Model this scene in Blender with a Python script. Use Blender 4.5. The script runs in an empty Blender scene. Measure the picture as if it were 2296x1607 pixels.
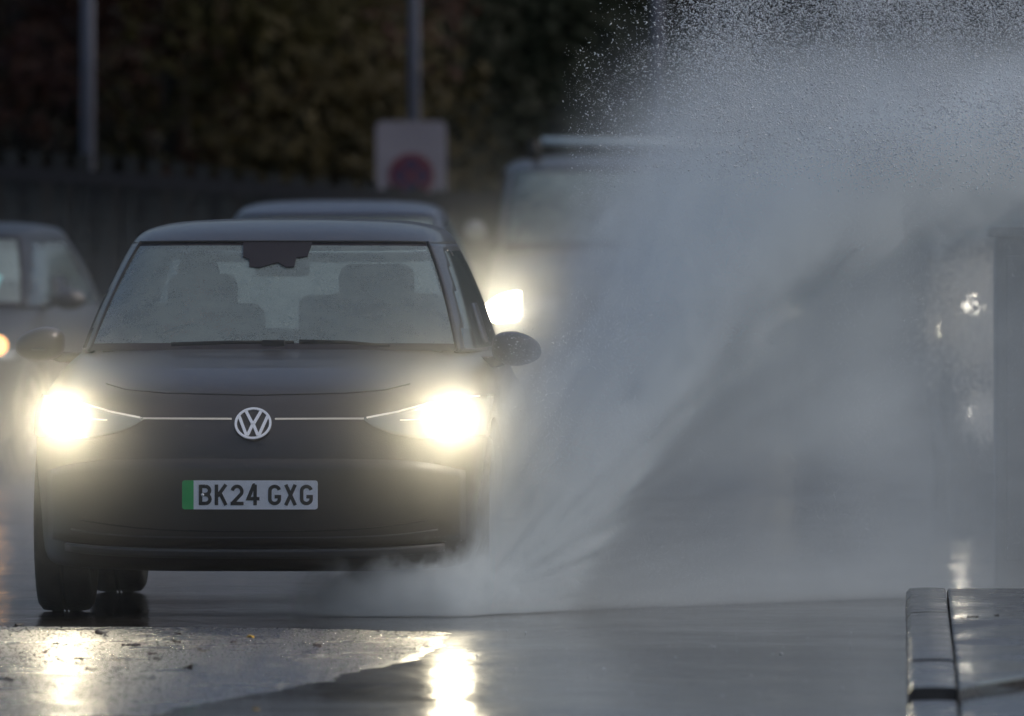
import bpy, bmesh, math, random
from mathutils import Vector, Matrix, noise
from mathutils.bvhtree import BVHTree
R = math.radians
rnd = random.Random(7)
sc = bpy.context.scene
col = sc.collection

# ------------------------------------------------------------------ camera, sky, sun, exposure
F = 35100.0                      # focal length in units of the 2296-px-wide view
CAMH, HOR = 1.7, 390.0           # eye height, row of the horizon
cam_d = bpy.data.cameras.new("camera"); cam = bpy.data.objects.new("camera", cam_d); col.objects.link(cam)
cam_d.sensor_width = 36; cam_d.lens = 36 * F / 2296
cam.location = (0, 0, CAMH)
cam.rotation_euler = (R(90) - math.atan((803.5 - HOR) / F), 0, 0)
cam_d.clip_start = 1; cam_d.clip_end = 3000
cam_d.dof.use_dof = True; cam_d.dof.focus_distance = 60.6; cam_d.dof.aperture_fstop = 5.6
sc.camera = cam

SUN_EL, SUN_ROT = 50, 92
w = bpy.data.worlds.new("World"); sc.world = w; w.use_nodes = True
wn = w.node_tree.nodes; wl = w.node_tree.links
sky = wn.new("ShaderNodeTexSky"); sky.sky_type = 'NISHITA'; sky.sun_disc = False
sky.sun_elevation = R(SUN_EL); sky.sun_rotation = R(SUN_ROT); sky.air_density = 1.0; sky.dust_density = 4; sky.ozone_density = 1.0
hs = wn.new("ShaderNodeHueSaturation"); hs.inputs['Saturation'].default_value = 1.1
wl.new(sky.outputs[0], hs.inputs['Color']); wl.new(hs.outputs[0], wn['Background'].inputs[0])
wn['Background'].inputs[1].default_value = 0.125
sd = bpy.data.lights.new("sun", 'SUN'); sd.energy = 0.75; sd.angle = R(25); sd.color = (1, .96, .9)
so = bpy.data.objects.new("sun", sd); col.objects.link(so)
so.rotation_euler = Vector((math.sin(R(SUN_ROT)) * math.cos(R(SUN_EL)), math.cos(R(SUN_ROT)) * math.cos(R(SUN_EL)), math.sin(R(SUN_EL)))).to_track_quat('Z', 'Y').to_euler()
sc.view_settings.view_transform = 'Standard'; sc.view_settings.look = 'None'
sc.view_settings.exposure = -0.22; sc.view_settings.gamma = 1
cy = sc.cycles
cy.use_denoising = True; cy.max_bounces = 8; cy.volume_bounces = 3; cy.glossy_bounces = 4; cy.transmission_bounces = 6; cy.transparent_max_bounces = 12
cy.sample_clamp_indirect = 4; cy.caustics_reflective = False; cy.caustics_refractive = False
cy.volume_max_steps = 256; cy.use_adaptive_sampling = True; cy.adaptive_threshold = .03; cy.adaptive_min_samples = 16
try: cy.denoiser = 'OPENIMAGEDENOISE'
except Exception: pass

# ------------------------------------------------------------------ helpers
def P(px, py, Y):                # pixel of the 2296x1607 view at distance Y -> world point
    return Vector(((px - 1148) / F * Y, Y, CAMH - (py - HOR) / F * Y))

def tag(o, label=None, cat=None, group=None, kind=None):
    for k, v in (('label', label), ('category', cat), ('group', group), ('kind', kind)):
        if v: o[k] = v
    return o

def empty(name, loc=(0, 0, 0), rz=0):
    o = bpy.data.objects.new(name, None); col.objects.link(o); o.location = loc; o.rotation_euler = (0, 0, rz); return o

def link(name, bm, mats, parent=None, smooth=True, bevel=0, angle=None):
    me = bpy.data.meshes.new(name)
    bmesh.ops.recalc_face_normals(bm, faces=bm.faces)
    bm.to_mesh(me); bm.free()
    for m in (mats if isinstance(mats, (list, tuple)) else [mats]): me.materials.append(m)
    if smooth:
        for p in me.polygons: p.use_smooth = True
        if angle: me.set_sharp_from_angle(angle=R(angle))
    o = bpy.data.objects.new(name, me); col.objects.link(o)
    if parent is not None: o.parent = parent
    if bevel:
        b = o.modifiers.new("b", 'BEVEL'); b.width = bevel; b.segments = 2; b.limit_method = 'ANGLE'
    return o

def box(bm, c, s, rot=None):
    r = bmesh.ops.create_cube(bm, size=1)
    M = Matrix.Translation(c) @ (rot.to_4x4() if rot else Matrix()) @ Matrix.Diagonal((s[0], s[1], s[2], 1))
    bmesh.ops.transform(bm, matrix=M, verts=r['verts']); return r['verts']

def rbox(name, c, s, bev, m, parent, seg=3, rot=None):
    bm = bmesh.new(); box(bm, (0, 0, 0), s)
    bmesh.ops.bevel(bm, geom=list(bm.edges), offset=bev, segments=seg, affect='EDGES', profile=.5)
    M = Matrix.Translation(c) @ (rot.to_4x4() if rot else Matrix())
    bmesh.ops.transform(bm, matrix=M, verts=bm.verts)
    return link(name, bm, m, parent)

def tube(bm, pts, r, n=8, taper=None):
    pts = [Vector(p) for p in pts]; rings = []
    for i, p in enumerate(pts):
        d = (pts[min(i + 1, len(pts) - 1)] - pts[max(i - 1, 0)]).normalized()
        up = Vector((0, 0, 1)) if abs(d.z) < .95 else Vector((1, 0, 0))
        a = d.cross(up).normalized(); b = d.cross(a)
        rr = r if taper is None else r * (1 + (taper - 1) * i / (len(pts) - 1))
        rings.append([bm.verts.new(p + (a * math.cos(2 * math.pi * k / n) + b * math.sin(2 * math.pi * k / n)) * rr) for k in range(n)])
    for A, B in zip(rings, rings[1:]):
        for k in range(n): bm.faces.new((A[k], A[(k + 1) % n], B[(k + 1) % n], B[k]))
    bm.faces.new(rings[0][::-1]); bm.faces.new(rings[-1])

def grid_faces(bm, g, closed=False):
    for a, b in zip(g, g[1:]):
        n = len(a)
        for k in range(n if closed else n - 1):
            bm.faces.new((a[k], a[(k + 1) % n], b[(k + 1) % n], b[k]))

def lathe(bm, prof, n=48, M=Matrix()):      # prof: (r, h), axis = local X
    g = []
    for r, h in prof:
        g.append([bm.verts.new(M @ Vector((h, r * math.cos(2 * math.pi * k / n), r * math.sin(2 * math.pi * k / n)))) for k in range(n)])
    grid_faces(bm, g, True)

def stroke(bm, pts, wd, th, M, closed=False, zoff=0):    # flat mitred stroke in the XZ plane, thickness along -Y
    pts = [Vector((p[0], p[1])) for p in pts]; n = len(pts); L = []; Rr = []
    for i, p in enumerate(pts):
        a = pts[(i - 1) % n] if (closed or i > 0) else None
        b = pts[(i + 1) % n] if (closed or i < n - 1) else None
        d1 = (p - a).normalized() if a is not None else None; d2 = (b - p).normalized() if b is not None else None
        if d1 is None: d1 = d2
        if d2 is None: d2 = d1
        n1 = Vector((-d1.y, d1.x)); n2 = Vector((-d2.y, d2.x)); m = (n1 + n2)
        m = m.normalized() if m.length > 1e-6 else n1
        k = wd / 2 / max(.35, m.dot(n1)); L.append(p + m * k); Rr.append(p - m * k)
    def v(p, y): return bm.verts.new(M @ Vector((p.x, y, p.y)))
    A = [v(p, -th - zoff) for p in L]; B = [v(p, -th - zoff) for p in Rr]; A2 = [v(p, 0) for p in L]; B2 = [v(p, 0) for p in Rr]
    for i in range(n if closed else n - 1):
        j = (i + 1) % n
        for q in ((A[i], A[j], B[j], B[i]), (A[i], A2[i], A2[j], A[j]), (B[i], B[j], B2[j], B2[i])): bm.faces.new(q)
    if not closed:
        bm.faces.new((A[0], B[0], B2[0], A2[0])); bm.faces.new((A[-1], A2[-1], B2[-1], B[-1]))

def mat(name, c, rough=.5, metal=0, spec=.5, coat=0, trans=0, emit=None, es=0, ior=None, var=0, vscale=4, bump=0, bscale=80, alpha=None, bdist=.01, bdetail=4):
    m = bpy.data.materials.new(name); m.use_nodes = True; nt = m.node_tree; b = nt.nodes['Principled BSDF']
    b.inputs['Base Color'].default_value = (*c, 1); b.inputs['Roughness'].default_value = rough; b.inputs['Metallic'].default_value = metal
    b.inputs['Specular IOR Level'].default_value = spec; b.inputs['Coat Weight'].default_value = coat; b.inputs['Coat Roughness'].default_value = .08
    b.inputs['Transmission Weight'].default_value = trans
    if ior: b.inputs['IOR'].default_value = ior
    if emit: b.inputs['Emission Color'].default_value = (*emit, 1); b.inputs['Emission Strength'].default_value = es
    if var:
        tc = nt.nodes.new('ShaderNodeTexCoord'); n = nt.nodes.new('ShaderNodeTexNoise'); n.inputs['Scale'].default_value = vscale; n.inputs['Detail'].default_value = 6
        nt.links.new(tc.outputs['Object'], n.inputs['Vector'])
        mr = nt.nodes.new('ShaderNodeMapRange'); mr.inputs[1].default_value = .3; mr.inputs[2].default_value = .7; mr.inputs[3].default_value = 1 - var; mr.inputs[4].default_value = 1 + var
        nt.links.new(n.outputs[0], mr.inputs[0]); mx = nt.nodes.new('ShaderNodeVectorMath'); mx.operation = 'SCALE'; mx.inputs[0].default_value = c
        nt.links.new(mr.outputs[0], mx.inputs['Scale']); nt.links.new(mx.outputs[0], b.inputs['Base Color'])
    if bump:
        tc = nt.nodes.new('ShaderNodeTexCoord'); n = nt.nodes.new('ShaderNodeTexNoise'); n.inputs['Scale'].default_value = bscale; n.inputs['Detail'].default_value = bdetail
        nt.links.new(tc.outputs['Object'], n.inputs['Vector'])
        bp = nt.nodes.new('ShaderNodeBump'); bp.inputs['Strength'].default_value = bump; bp.inputs['Distance'].default_value = bdist
        nt.links.new(n.outputs[0], bp.inputs['Height']); nt.links.new(bp.outputs[0], b.inputs['Normal'])
    return m

def glass(name, tint, rough, film=.0):
    """thin pane: mostly see-through with a sky sheen and a pale rain film that also paints in sheen"""
    m = bpy.data.materials.new(name); m.use_nodes = True; nt = m.node_tree; nd = nt.nodes; lk = nt.links
    nd.remove(nd['Principled BSDF']); out = nd['Material Output']
    tr = nd.new('ShaderNodeBsdfTransparent'); tr.inputs[0].default_value = (*tint, 1)
    gl = nd.new('ShaderNodeBsdfGlossy'); gl.inputs['Roughness'].default_value = rough
    fr = nd.new('ShaderNodeFresnel'); fr.inputs[0].default_value = 1.6
    mx = nd.new('ShaderNodeMixShader'); lk.new(fr.outputs[0], mx.inputs[0]); lk.new(tr.outputs[0], mx.inputs[1]); lk.new(gl.outputs[0], mx.inputs[2])
    df = nd.new('ShaderNodeBsdfTranslucent'); df.inputs[0].default_value = (.70, .86, .84, 1)
    d2 = nd.new('ShaderNodeBsdfDiffuse'); d2.inputs[0].default_value = (.60, .74, .72, 1)
    ad = nd.new('ShaderNodeMixShader'); ad.inputs[0].default_value = .6; lk.new(df.outputs[0], ad.inputs[1]); lk.new(d2.outputs[0], ad.inputs[2])
    tc = nd.new('ShaderNodeTexCoord'); n = nd.new('ShaderNodeTexNoise'); n.inputs['Scale'].default_value = 9; n.inputs['Detail'].default_value = 8
    lk.new(tc.outputs['Object'], n.inputs['Vector'])
    vo = nd.new('ShaderNodeTexNoise'); vo.inputs['Scale'].default_value = 160; vo.inputs['Detail'].default_value = 2; lk.new(tc.outputs['Object'], vo.inputs['Vector'])
    mr = nd.new('ShaderNodeMapRange'); mr.inputs[1].default_value = .35; mr.inputs[2].default_value = .65; mr.inputs[3].default_value = film * .78; mr.inputs[4].default_value = film * 1.12
    av = nd.new('ShaderNodeMath'); av.operation = 'ADD'; lk.new(n.outputs[0], av.inputs[0]); lk.new(vo.outputs[0], av.inputs[1])
    hv = nd.new('ShaderNodeMath'); hv.operation = 'MULTIPLY'; hv.inputs[1].default_value = .5; lk.new(av.outputs[0], hv.inputs[0]); lk.new(hv.outputs[0], mr.inputs[0])
    m2 = nd.new('ShaderNodeMixShader'); lk.new(mr.outputs[0], m2.inputs[0]); lk.new(mx.outputs[0], m2.inputs[1]); lk.new(ad.outputs[0], m2.inputs[2])
    lk.new(m2.outputs[0], out.inputs[0])
    return m

def emat(name, c, s):
    m = bpy.data.materials.new(name); m.use_nodes = True; nd = m.node_tree.nodes; nd.remove(nd['Principled BSDF'])
    e = nd.new('ShaderNodeEmission'); e.inputs[0].default_value = (*c, 1); e.inputs[1].default_value = s
    m.node_tree.links.new(e.outputs[0], nd['Material Output'].inputs[0]); return m

class N:   # small expression builder over shader math nodes
    def __init__(s, nt, sock): s.nt, s.k = nt, sock
    def op(s, o, *a, clamp=False):
        n = s.nt.nodes.new('ShaderNodeMath'); n.operation = o; n.use_clamp = clamp
        for i, v in enumerate((s,) + a):
            if isinstance(v, N): s.nt.links.new(v.k, n.inputs[i])
            else: n.inputs[i].default_value = v
        return N(s.nt, n.outputs[0])
    def __add__(s, b): return s.op('ADD', b)
    def __radd__(s, b): return s.op('ADD', b)
    def __sub__(s, b): return s.op('SUBTRACT', b)
    def __rsub__(s, b): return (s * -1) + b
    def __mul__(s, b): return s.op('MULTIPLY', b)
    def __rmul__(s, b): return s.op('MULTIPLY', b)
    def exp(s): return s.op('EXPONENT')
    def max(s, b): return s.op('MAXIMUM', b)
    def min(s, b): return s.op('MINIMUM', b)
    def ss(s, a, b):      # smoothstep a..b
        n = s.nt.nodes.new('ShaderNodeMapRange'); n.interpolation_type = 'SMOOTHSTEP'
        s.nt.links.new(s.k, n.inputs[0])
        for i, v in ((1, a), (2, b)):
            if isinstance(v, N): s.nt.links.new(v.k, n.inputs[i])
            else: n.inputs[i].default_value = v
        if not isinstance(a, N) and not isinstance(b, N) and a > b:
            n.inputs[1].default_value, n.inputs[2].default_value, n.inputs[3].default_value, n.inputs[4].default_value = b, a, 1, 0
        return N(s.nt, n.outputs[0])

# ------------------------------------------------------------------ materials
M_paint = mat("grey_paint", (.040, .035, .034), .42, .35, .5, .35, bump=.35, bscale=240, bdist=.004, var=.12, vscale=9)
M_paint_silver = mat("charcoal_paint", (.012, .012, .014), .4, 0, .3, .0, bump=.2, bscale=200, bdist=.004)
M_paint_blue = mat("slate_paint", (.05, .05, .062), .4, .4, .5, .3, bump=.2, bscale=200, bdist=.004)
M_paint_van = mat("van_paint", (.05, .055, .06), .4, .1, .5, .3)
M_black = mat("black_plastic", (.018, .015, .013), .55, bump=.3, bscale=120, bdist=.004)
M_gloss = mat("gloss_black", (.026, .021, .017), .4, 0, .5, .5, bump=.25, bscale=200, bdist=.003)
M_lip = mat("lip_plastic", (.05, .05, .052), .4, bump=.2, bscale=200, bdist=.003)
M_rubber = mat("tyre_rubber", (.018, .017, .016), .6, bump=.4, bscale=60)
M_alloy = mat("alloy", (.3, .3, .31), .35, .9)
M_seam = mat("seam_gap", (.004, .004, .004), .9)
M_chrome = mat("badge_silver", (.75, .78, .82), .35, .2, emit=(.8, .85, .95), es=.06)  # faint emission painted in to brighten the badge, which is no lamp
M_plate = mat("plate_white", (.72, .76, .82), .45, var=.08, vscale=30)
M_green = mat("plate_green", (.02, .38, .10), .45)
M_char = mat("plate_black", (.008, .008, .008), .5)
M_seat = mat("seat_fabric", (.03, .034, .036), .8, bump=.3, bscale=60)
M_dash = mat("dash", (.02, .022, .024), .7)
M_liner = mat("roof_lining", (.22, .23, .23), .9)
M_wind = glass("windscreen_glass", (.80, .88, .87), .12, .31)
M_rearg = glass("rear_glass", (.85, .9, .88), .12, .42)  # film raised to paint brightness into the rear window
M_side = glass("side_glass", (.35, .38, .38), .12, .07)
M_lens = glass("lamp_lens", (.95, .95, .95), .1, .16)
M_lampin = mat("lamp_inner", (.35, .35, .33), .25, .8)
M_led = emat("led_strip", (1, .97, .9), .7)
M_bar = emat("led_bar", (1, .96, .92), .35)
M_frit = mat("frit", (.016, .014, .02), .75, spec=.15)
M_skin = mat("skin", (.36, .22, .16), .55)
M_coat = mat("dark_jacket", (.02, .022, .03), .8)
M_hair = mat("hair", (.02, .014, .01), .7)

# ------------------------------------------------------------------ cars
def ring(zf, zs, zr, wd, yf, yr, n=4.5, N_=96, nx=None):
    pts = []; yc = (yf + yr) / 2; L = (yr - yf) / 2
    for k in range(N_):
        t = 2 * math.pi * k / N_
        s, c = math.sin(t), -math.cos(t)           # k=0 : front centre
        x = wd * math.copysign(abs(s) ** (2 / n), s); y = yc + L * math.copysign(abs(c) ** (2 / n), c)
        f = max(0, -(y - yc) / L); r = max(0, (y - yc) / L)
        z = zs + (zf - zs) * (f ** 3) + (zr - zs) * (r ** 3)
        pts.append(Vector((x, y, z)))
    return pts

def lerp_rings(keys, sub):
    """keys: list of ring parameter tuples; Catmull-Rom between them"""
    out = []; n = len(keys)
    for i in range(n - 1):
        p = [keys[max(0, i - 1)], keys[i], keys[i + 1], keys[min(n - 1, i + 2)]]
        for j in range(sub):
            t = j / sub
            out.append(tuple(.5 * ((2 * b) + (-a + c) * t + (2 * a - 5 * b + 4 * c - d) * t * t + (-a + 3 * b - 3 * c + d) * t ** 3) for a, b, c, d in zip(*p)))
    out.append(keys[-1]); return out

HATCH = dict(
    lower=[(.17, .20, .20, .78, .22, 4.10, 4.5), (.185, .20, .20, .85, .10, 4.2, 5.8), (.25, .25, .26, .885, .03, 4.24, 5.8), (.40, .40, .42, .896, .0, 4.26, 5.8),
           (.58, .58, .6, .905, .0, 4.25, 5.8), (.69, .69, .7, .903, .02, 4.22, 5.8), (.78, .78, .8, .895, .075, 4.2, 5.8), (.845, .845, .86, .882, .135, 4.17, 5.0),
           (.895, .89, .9, .866, .24, 4.14, 4.0), (.945, .935, .94, .845, .45, 4.1, 3.8), (.985, .97, .97, .82, .72, 4.05, 3.8), (1.015, 1.0, 1.0, .795, .99, 4.0, 3.8)],
    upper=[(1.012, 1.0, 1.0, .792, 1.0, 3.98, 5), (1.10, 1.09, 1.09, .764, 1.15, 3.9, 5), (1.22, 1.21, 1.2, .722, 1.37, 3.8, 5), (1.34, 1.33, 1.3, .672, 1.59, 3.68, 5),
           (1.428, 1.42, 1.38, .628, 1.76, 3.58, 5)],
    roof=[(1.43, 1.422, 1.385, .626, 1.765, 3.575, 5), (1.448, 1.458, 1.42, .603, 1.82, 3.6, 4.6), (1.475, 1.485, 1.45, .56, 1.93, 3.62, 4), (1.502, 1.507, 1.47, .46, 2.12, 3.5, 3.6), (1.518, 1.518, 1.49, .28, 2.35, 3.2, 3), (1.522, 1.522, 1.5, .05, 2.6, 2.9, 2)],
    axle=(.80, 3.57), track=.775, wr=.345)

def shell(keys, sub, cap_top=False, cap_bottom=False):
    rs = [ring(*k) for k in lerp_rings(keys, sub)]
    return rs

def grid_mesh(name, rs, sel, m, parent, thick=0):
    """faces of the ring stack picked by sel(level, k)"""
    bm = bmesh.new(); V = {}; n = len(rs[0])
    def vt(i, k):
        k %= n
        if (i, k) not in V: V[(i, k)] = bm.verts.new(rs[i][k])
        return V[(i, k)]
    for i in range(len(rs) - 1):
        for k in range(n):
            if sel(i, k): bm.faces.new((vt(i, k), vt(i, k + 1), vt(i + 1, k + 1), vt(i + 1, k)))
    o = link(name, bm, m, parent)
    if thick:
        s = o.modifiers.new("s", 'SOLIDIFY'); s.thickness = thick; s.offset = -1
    return o

def wheel(parent, x, y, r, width=.215, steer=0):
    sx = 1 if x > 0 else -1
    we = bpy.data.objects.new("wheel", None); col.objects.link(we); we.parent = parent; we.location = (x, y, r); we.rotation_euler = (0, 0, steer)
    h = width / 2
    bm = bmesh.new()
    lathe(bm, [(r * .66, -h * .8), (r * .80, -h), (r * .93, -h * .97), (r * .985, -h * .82), (r, -h * .5), (r, -h * .12), (r - .008, -h * .1), (r - .008, -h * .04), (r, -h * .02), (r, h * .02), (r - .008, h * .04), (r - .008, h * .1), (r, h * .12), (r, h * .5), (r * .985, h * .82), (r * .93, h * .97), (r * .80, h), (r * .66, h * .8)], 56)
    link("tyre", bm, M_rubber, we)
    bm = bmesh.new()
    lathe(bm, [(r * .67, sx * h * .85), (r * .62, sx * h * .8), (r * .6, 0), (.001, -sx * .01)], 40)
    for k in range(5):
        a = 2 * math.pi * k / 5
        box(bm, (sx * h * .7, math.cos(a) * r * .33, math.sin(a) * r * .33), (.02, .075, r * .58), Matrix.Rotation(a - math.pi / 2, 3, 'X'))
    lathe(bm, [(.06, sx * h * .5), (.055, sx * h * .85), (.001, sx * h * .88)], 20)
    link("rim", bm, M_alloy, we, angle=40)
    return we

def seat(parent, x, y, z0, hz=.62, wd=.5, name="seat"):
    e = bpy.data.objects.new(name, None); col.objects.link(e); e.parent = parent; e.location = (x, y, z0)
    rot = Matrix.Rotation(R(-14), 3, 'X')
    rbox("seat_cushion", (0, -.15, .05), (wd, .5, .14), .05, M_seat, e)
    rbox("backrest", (0, .17, hz / 2 + .05), (wd, .12, hz), .055, M_seat, e, rot=rot)
    return e

def make_hatch(label, cat, pos, yaw, paint, spec=HATCH, sx=1, sz=1, detail=True, front_glass=None):
    root = empty("parked_car" if False else "car", pos, yaw); root.scale = (sx, 1, sz)
    tag(root, label, cat)
    low = [ring(*k) for k in lerp_rings(spec['lower'], 3)]
    # lower body with a floor, wheel openings cut
    bm = bmesh.new(); g = [[bm.verts.new(p) for p in r] for r in low]; grid_faces(bm, g, True); bm.faces.new(g[0][::-1]); bm.faces.new(g[-1])
    bmesh.ops.recalc_face_normals(bm, faces=bm.faces)
    bvh = BVHTree.FromBMesh(bm)
    body = link("body", bm, [paint, M_black], root)
    cb = bmesh.new()
    for y in spec['axle']:
        for s in (-1, 1):
            lathe(cb, [(.001, s * .55), (.40, s * .55), (.40, s * 1.1), (.001, s * 1.1)], 32, Matrix.Translation((0, y, spec['wr'] + .01)))
    bmesh.ops.recalc_face_normals(cb, faces=cb.faces)
    cut = link("cutter", cb, M_black)
    bo = body.modifiers.new("bo", 'BOOLEAN'); bo.object = cut; bo.operation = 'DIFFERENCE'; bo.solver = 'EXACT'
    cut.parent = root
    bpy.context.view_layer.update(); dg = bpy.context.evaluated_depsgraph_get()
    me = bpy.data.meshes.new_from_object(body.evaluated_get(dg)); body.modifiers.clear(); body.data = me
    bpy.data.objects.remove(cut)
    for p in me.polygons: p.use_smooth = True
    me.set_sharp_from_angle(angle=R(50))
    # greenhouse
    up = [ring(*k) for k in lerp_rings(spec['upper'], 5)]; n = 96; nl = len(up) - 1
    xa = .905
    def frac(i, k): return up[i][k % n]
    def isw(i, k):      # windscreen sector
        a, b = up[i][k], up[i][(k + 1) % n]; yc = (a.y + b.y) / 2; xx = abs((a.x + b.x) / 2)
        return yc < up[i][0].y + .9 and xx < xa * max(p.x for p in up[i]) and i < nl
    def isf(i, k): return isw(i, k) and (i < 2 or i > nl - 2)
    def isr(i, k):
        a, b = up[i][k], up[i][(k + 1) % n]; return (a.y + b.y) / 2 > 3.1 and abs((a.x + b.x) / 2) < .86 * max(p.x for p in up[i]) and 4 <= i < nl - 2
    def iss(i, k):
        a, b = up[i][k], up[i][(k + 1) % n]; y = (a.y + b.y) / 2
        if isw(i, k) or isr(i, k) or i < 1 or i > nl - 3: return False
        yA = up[i][0].y + .36; yC = 3.35 - .4 * (i / nl)
        return (yA < y < 2.25) or (2.36 < y < yC)
    P_ = grid_mesh("pillars", up, lambda i, k: not (isw(i, k) or iss(i, k) or isr(i, k)), paint, root, .02)
    wsn = grid_mesh("windscreen", up, lambda i, k: isw(i, k) and not isf(i, k), front_glass or M_wind, root); grid_mesh("windscreen_surround", up, isf, M_frit, root)
    grid_mesh("side_window", up, lambda i, k: iss(i, k) and up[i][k].x > 0, M_side, root)
    grid_mesh("side_window", up, lambda i, k: iss(i, k) and up[i][k].x < 0, M_side, root)
    grid_mesh("rear_window", up, isr, M_rearg, root)
    rf = [ring(*k) for k in lerp_rings(spec['roof'], 3)]
    bm = bmesh.new(); g = [[bm.verts.new(p) for p in r] for r in rf]; grid_faces(bm, g, True); bm.faces.new(g[-1])
    ro = link("roof", bm, [paint, M_liner], root); s = ro.modifiers.new("s", 'SOLIDIFY'); s.thickness = .03; s.offset = -1; s.material_offset = 1
    # seam between windscreen and roof, and round the glass
    bm = bmesh.new(); top = [p + Vector((0, -.004, .004)) for p in [*[up[nl][k] for k in range(n) if False]]]
    pts = []
    for k in range(-n // 2, n // 2):
        p = up[nl][k % n]
        if p.y < up[nl][0].y + .9 and abs(p.x) < xa * .63: pts.append(p + Vector((0, -.004, .003)))
    tube(bm, pts, .006, 6); link("windscreen_seal", bm, M_seam, root)
    for sgn in (-1, 1):
        bm = bmesh.new(); pts = []
        for i in range(0, nl + 1):
            mx = max(p.x for p in up[i]); b = min((p for p in up[i] if p.y < up[i][0].y + .9 and p.x * sgn > 0), key=lambda p: abs(abs(p.x) - xa * mx))
            pts.append(Vector((sgn * xa * mx, b.y - .004, b.z + .004)))
        tube(bm, pts, .007, 6); link("pillar_trim", bm, M_seam, root)
    # wheels
    for y, st in ((spec['axle'][0], 0), (spec['axle'][1], 0)):
        for s in (-1, 1): wheel(root, s * spec['track'], y, spec['wr'])
    # snapping
    def snap(x, z, off=.003):
        h = bvh.ray_cast(Vector((x, -2, z)), Vector((0, 1, 0)))
        if h[0] is None: return Vector((x, .6, z)), Vector((0, -1, 0))
        nn = h[1] if h[1].y < 0 else -h[1]
        return h[0] + nn * off, nn
    def patch(name, xs, zlo, zhi, off, m, rows=8, thick=.004):
        bm = bmesh.new(); g = []
        for j in range(rows + 1):
            g.append([bm.verts.new(snap(x, zlo(x) + (zhi(x) - zlo(x)) * j / rows, off)[0]) for x in xs])
        grid_faces(bm, g); o = link(name, bm, m, root); s = o.modifiers.new("s", 'SOLIDIFY'); s.thickness = thick; s.offset = 0; return o
    def line(name, pts, r, m, off=.002, n_=6):
        bm = bmesh.new(); tube(bm, [snap(x, z, off)[0] for x, z in pts], r, n_); return link(name, bm, m, root)
    def lin(a, b, n_): return [a + (b - a) * i / n_ for i in range(n_ + 1)]
    return root, snap, patch, line, lin, up

# local pixel conversions for the main car
CARX, CARY, YAW = -.995, 60.0, R(-2.8)
def loc(px, py, d=0.):
    Y = CARY + d; X = (px - 1148) / F * Y
    return X - CARX - d * .0489, CAMH - (py - HOR) / F * Y

root, snap, patch, line, lin, up = make_hatch("dark grey hatchback driving through the flooded road with both headlights blazing", "car", (CARX, CARY, 0), YAW, M_paint)
root.name = "hatchback_car"

def interp(tab, x):
    if x <= tab[0][0]: return tab[0][1]
    for (a, b), (c, d) in zip(tab, tab[1:]):
        if x <= c: return b + (d - b) * (x - a) / (c - a)
    return tab[-1][1]

# bonnet shut line (front edge of the bonnet and its rise to the sides)
sl = [(-.66, .93), (-.6, .893), (-.5, .868), (-.35, .856), (0, .848), (.35, .856), (.5, .868), (.6, .893), (.66, .93)]
line("bonnet_seam", [(x, interp(sl, x)) for x in lin(-.585, .585, 60)], .0035, M_seam, 0)
# lower bumper: dark panel, lip and lines
hi = [(-.86, .56), (-.7, .60), (0, .612), (.7, .60), (.86, .56)]
patch("lower_grille", lin(-.80, .80, 60), lambda x: .275 + .02 * (abs(x) / .8) ** 4, lambda x: .607 - .05 * (abs(x) / .8) ** 6, .006, M_gloss)
patch("bumper_lip", lin(-.72, .72, 40), lambda x: .232 + .02 * (abs(x) / .7) ** 3, lambda x: .262 + .02 * (abs(x) / .7) ** 3, .012, M_lip, rows=3, thick=.012)
line("grille_line", [(x, .305 + .03 * (abs(x) / .7) ** 4) for x in lin(-.70, .70, 40)], .004, M_lip, .008)
line("grille_line", [(x, .330 + .05 * (abs(x) / .7) ** 3) for x in lin(-.66, .66, 40)], .003, M_seam, .009)
# headlights
M_beam = emat("headlight_beam", (1, .91, .70), 150); M_beam2 = emat("dim_beam", (1, .93, .74), 1)
for s in (-1, 1):
    tipx, outx = s * .425, s * .872
    zt, zc = .758, .752
    def zhi(x): return interp([(.425, .758), (.55, .782), (.66, .812), (.78, .832), (.90, .84)], abs(x))
    def zlo(x): return interp([(.425, .752), (.46, .728), (.53, .700), (.62, .683), (.75, .678), (.90, .69)], abs(x))
    xs = lin(tipx, outx, 26)
    hl = patch("headlight", xs, zlo, zhi, .003, M_lampin, rows=7); 
    ln = patch("lens", xs, zlo, zhi, .012, M_lens, rows=7, thick=.003); ln.parent = hl
    st = line("light_strip", [(x, zhi(x) - .006) for x in lin(s * .435, s * .83, 30)], .004, M_led, .018); st.parent = hl
    st = line("light_strip", [(x, interp([(.5, .742), (.7, .752)], abs(x))) for x in lin(s * .56, s * .68, 12)], .003, M_led, .018); st.parent = hl
    p, nn = snap(-.705 if s < 0 else .745, .757, .02)
    bm = bmesh.new(); bmesh.ops.create_uvsphere(bm, u_segments=20, v_segments=12, radius=.048)
    bmesh.ops.scale(bm, vec=(1, .35, .85), verts=bm.verts); bmesh.ops.translate(bm, vec=p, verts=bm.verts)
    lm = link("projector", bm, M_beam, hl)
    ld = bpy.data.lights.new("headlight_beam", 'SPOT'); ld.energy = 76; ld.color = (1, .87, .60); ld.spot_size = R(50); ld.spot_blend = 1; ld.shadow_soft_size = .03
    lo = bpy.data.objects.new("headlight_beam", ld); col.objects.link(lo); lo.parent = root
    lo.location = p + Vector((0, -.05, 0)); lo.rotation_euler = (R(-88), 0, 0)
# light bar
for s in (-1, 1): line("light_bar", [(x, .757 + (.004 * (abs(x) - .08))) for x in lin(s * .083, s * .425, 24)], .0042, M_bar, .004)
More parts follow.
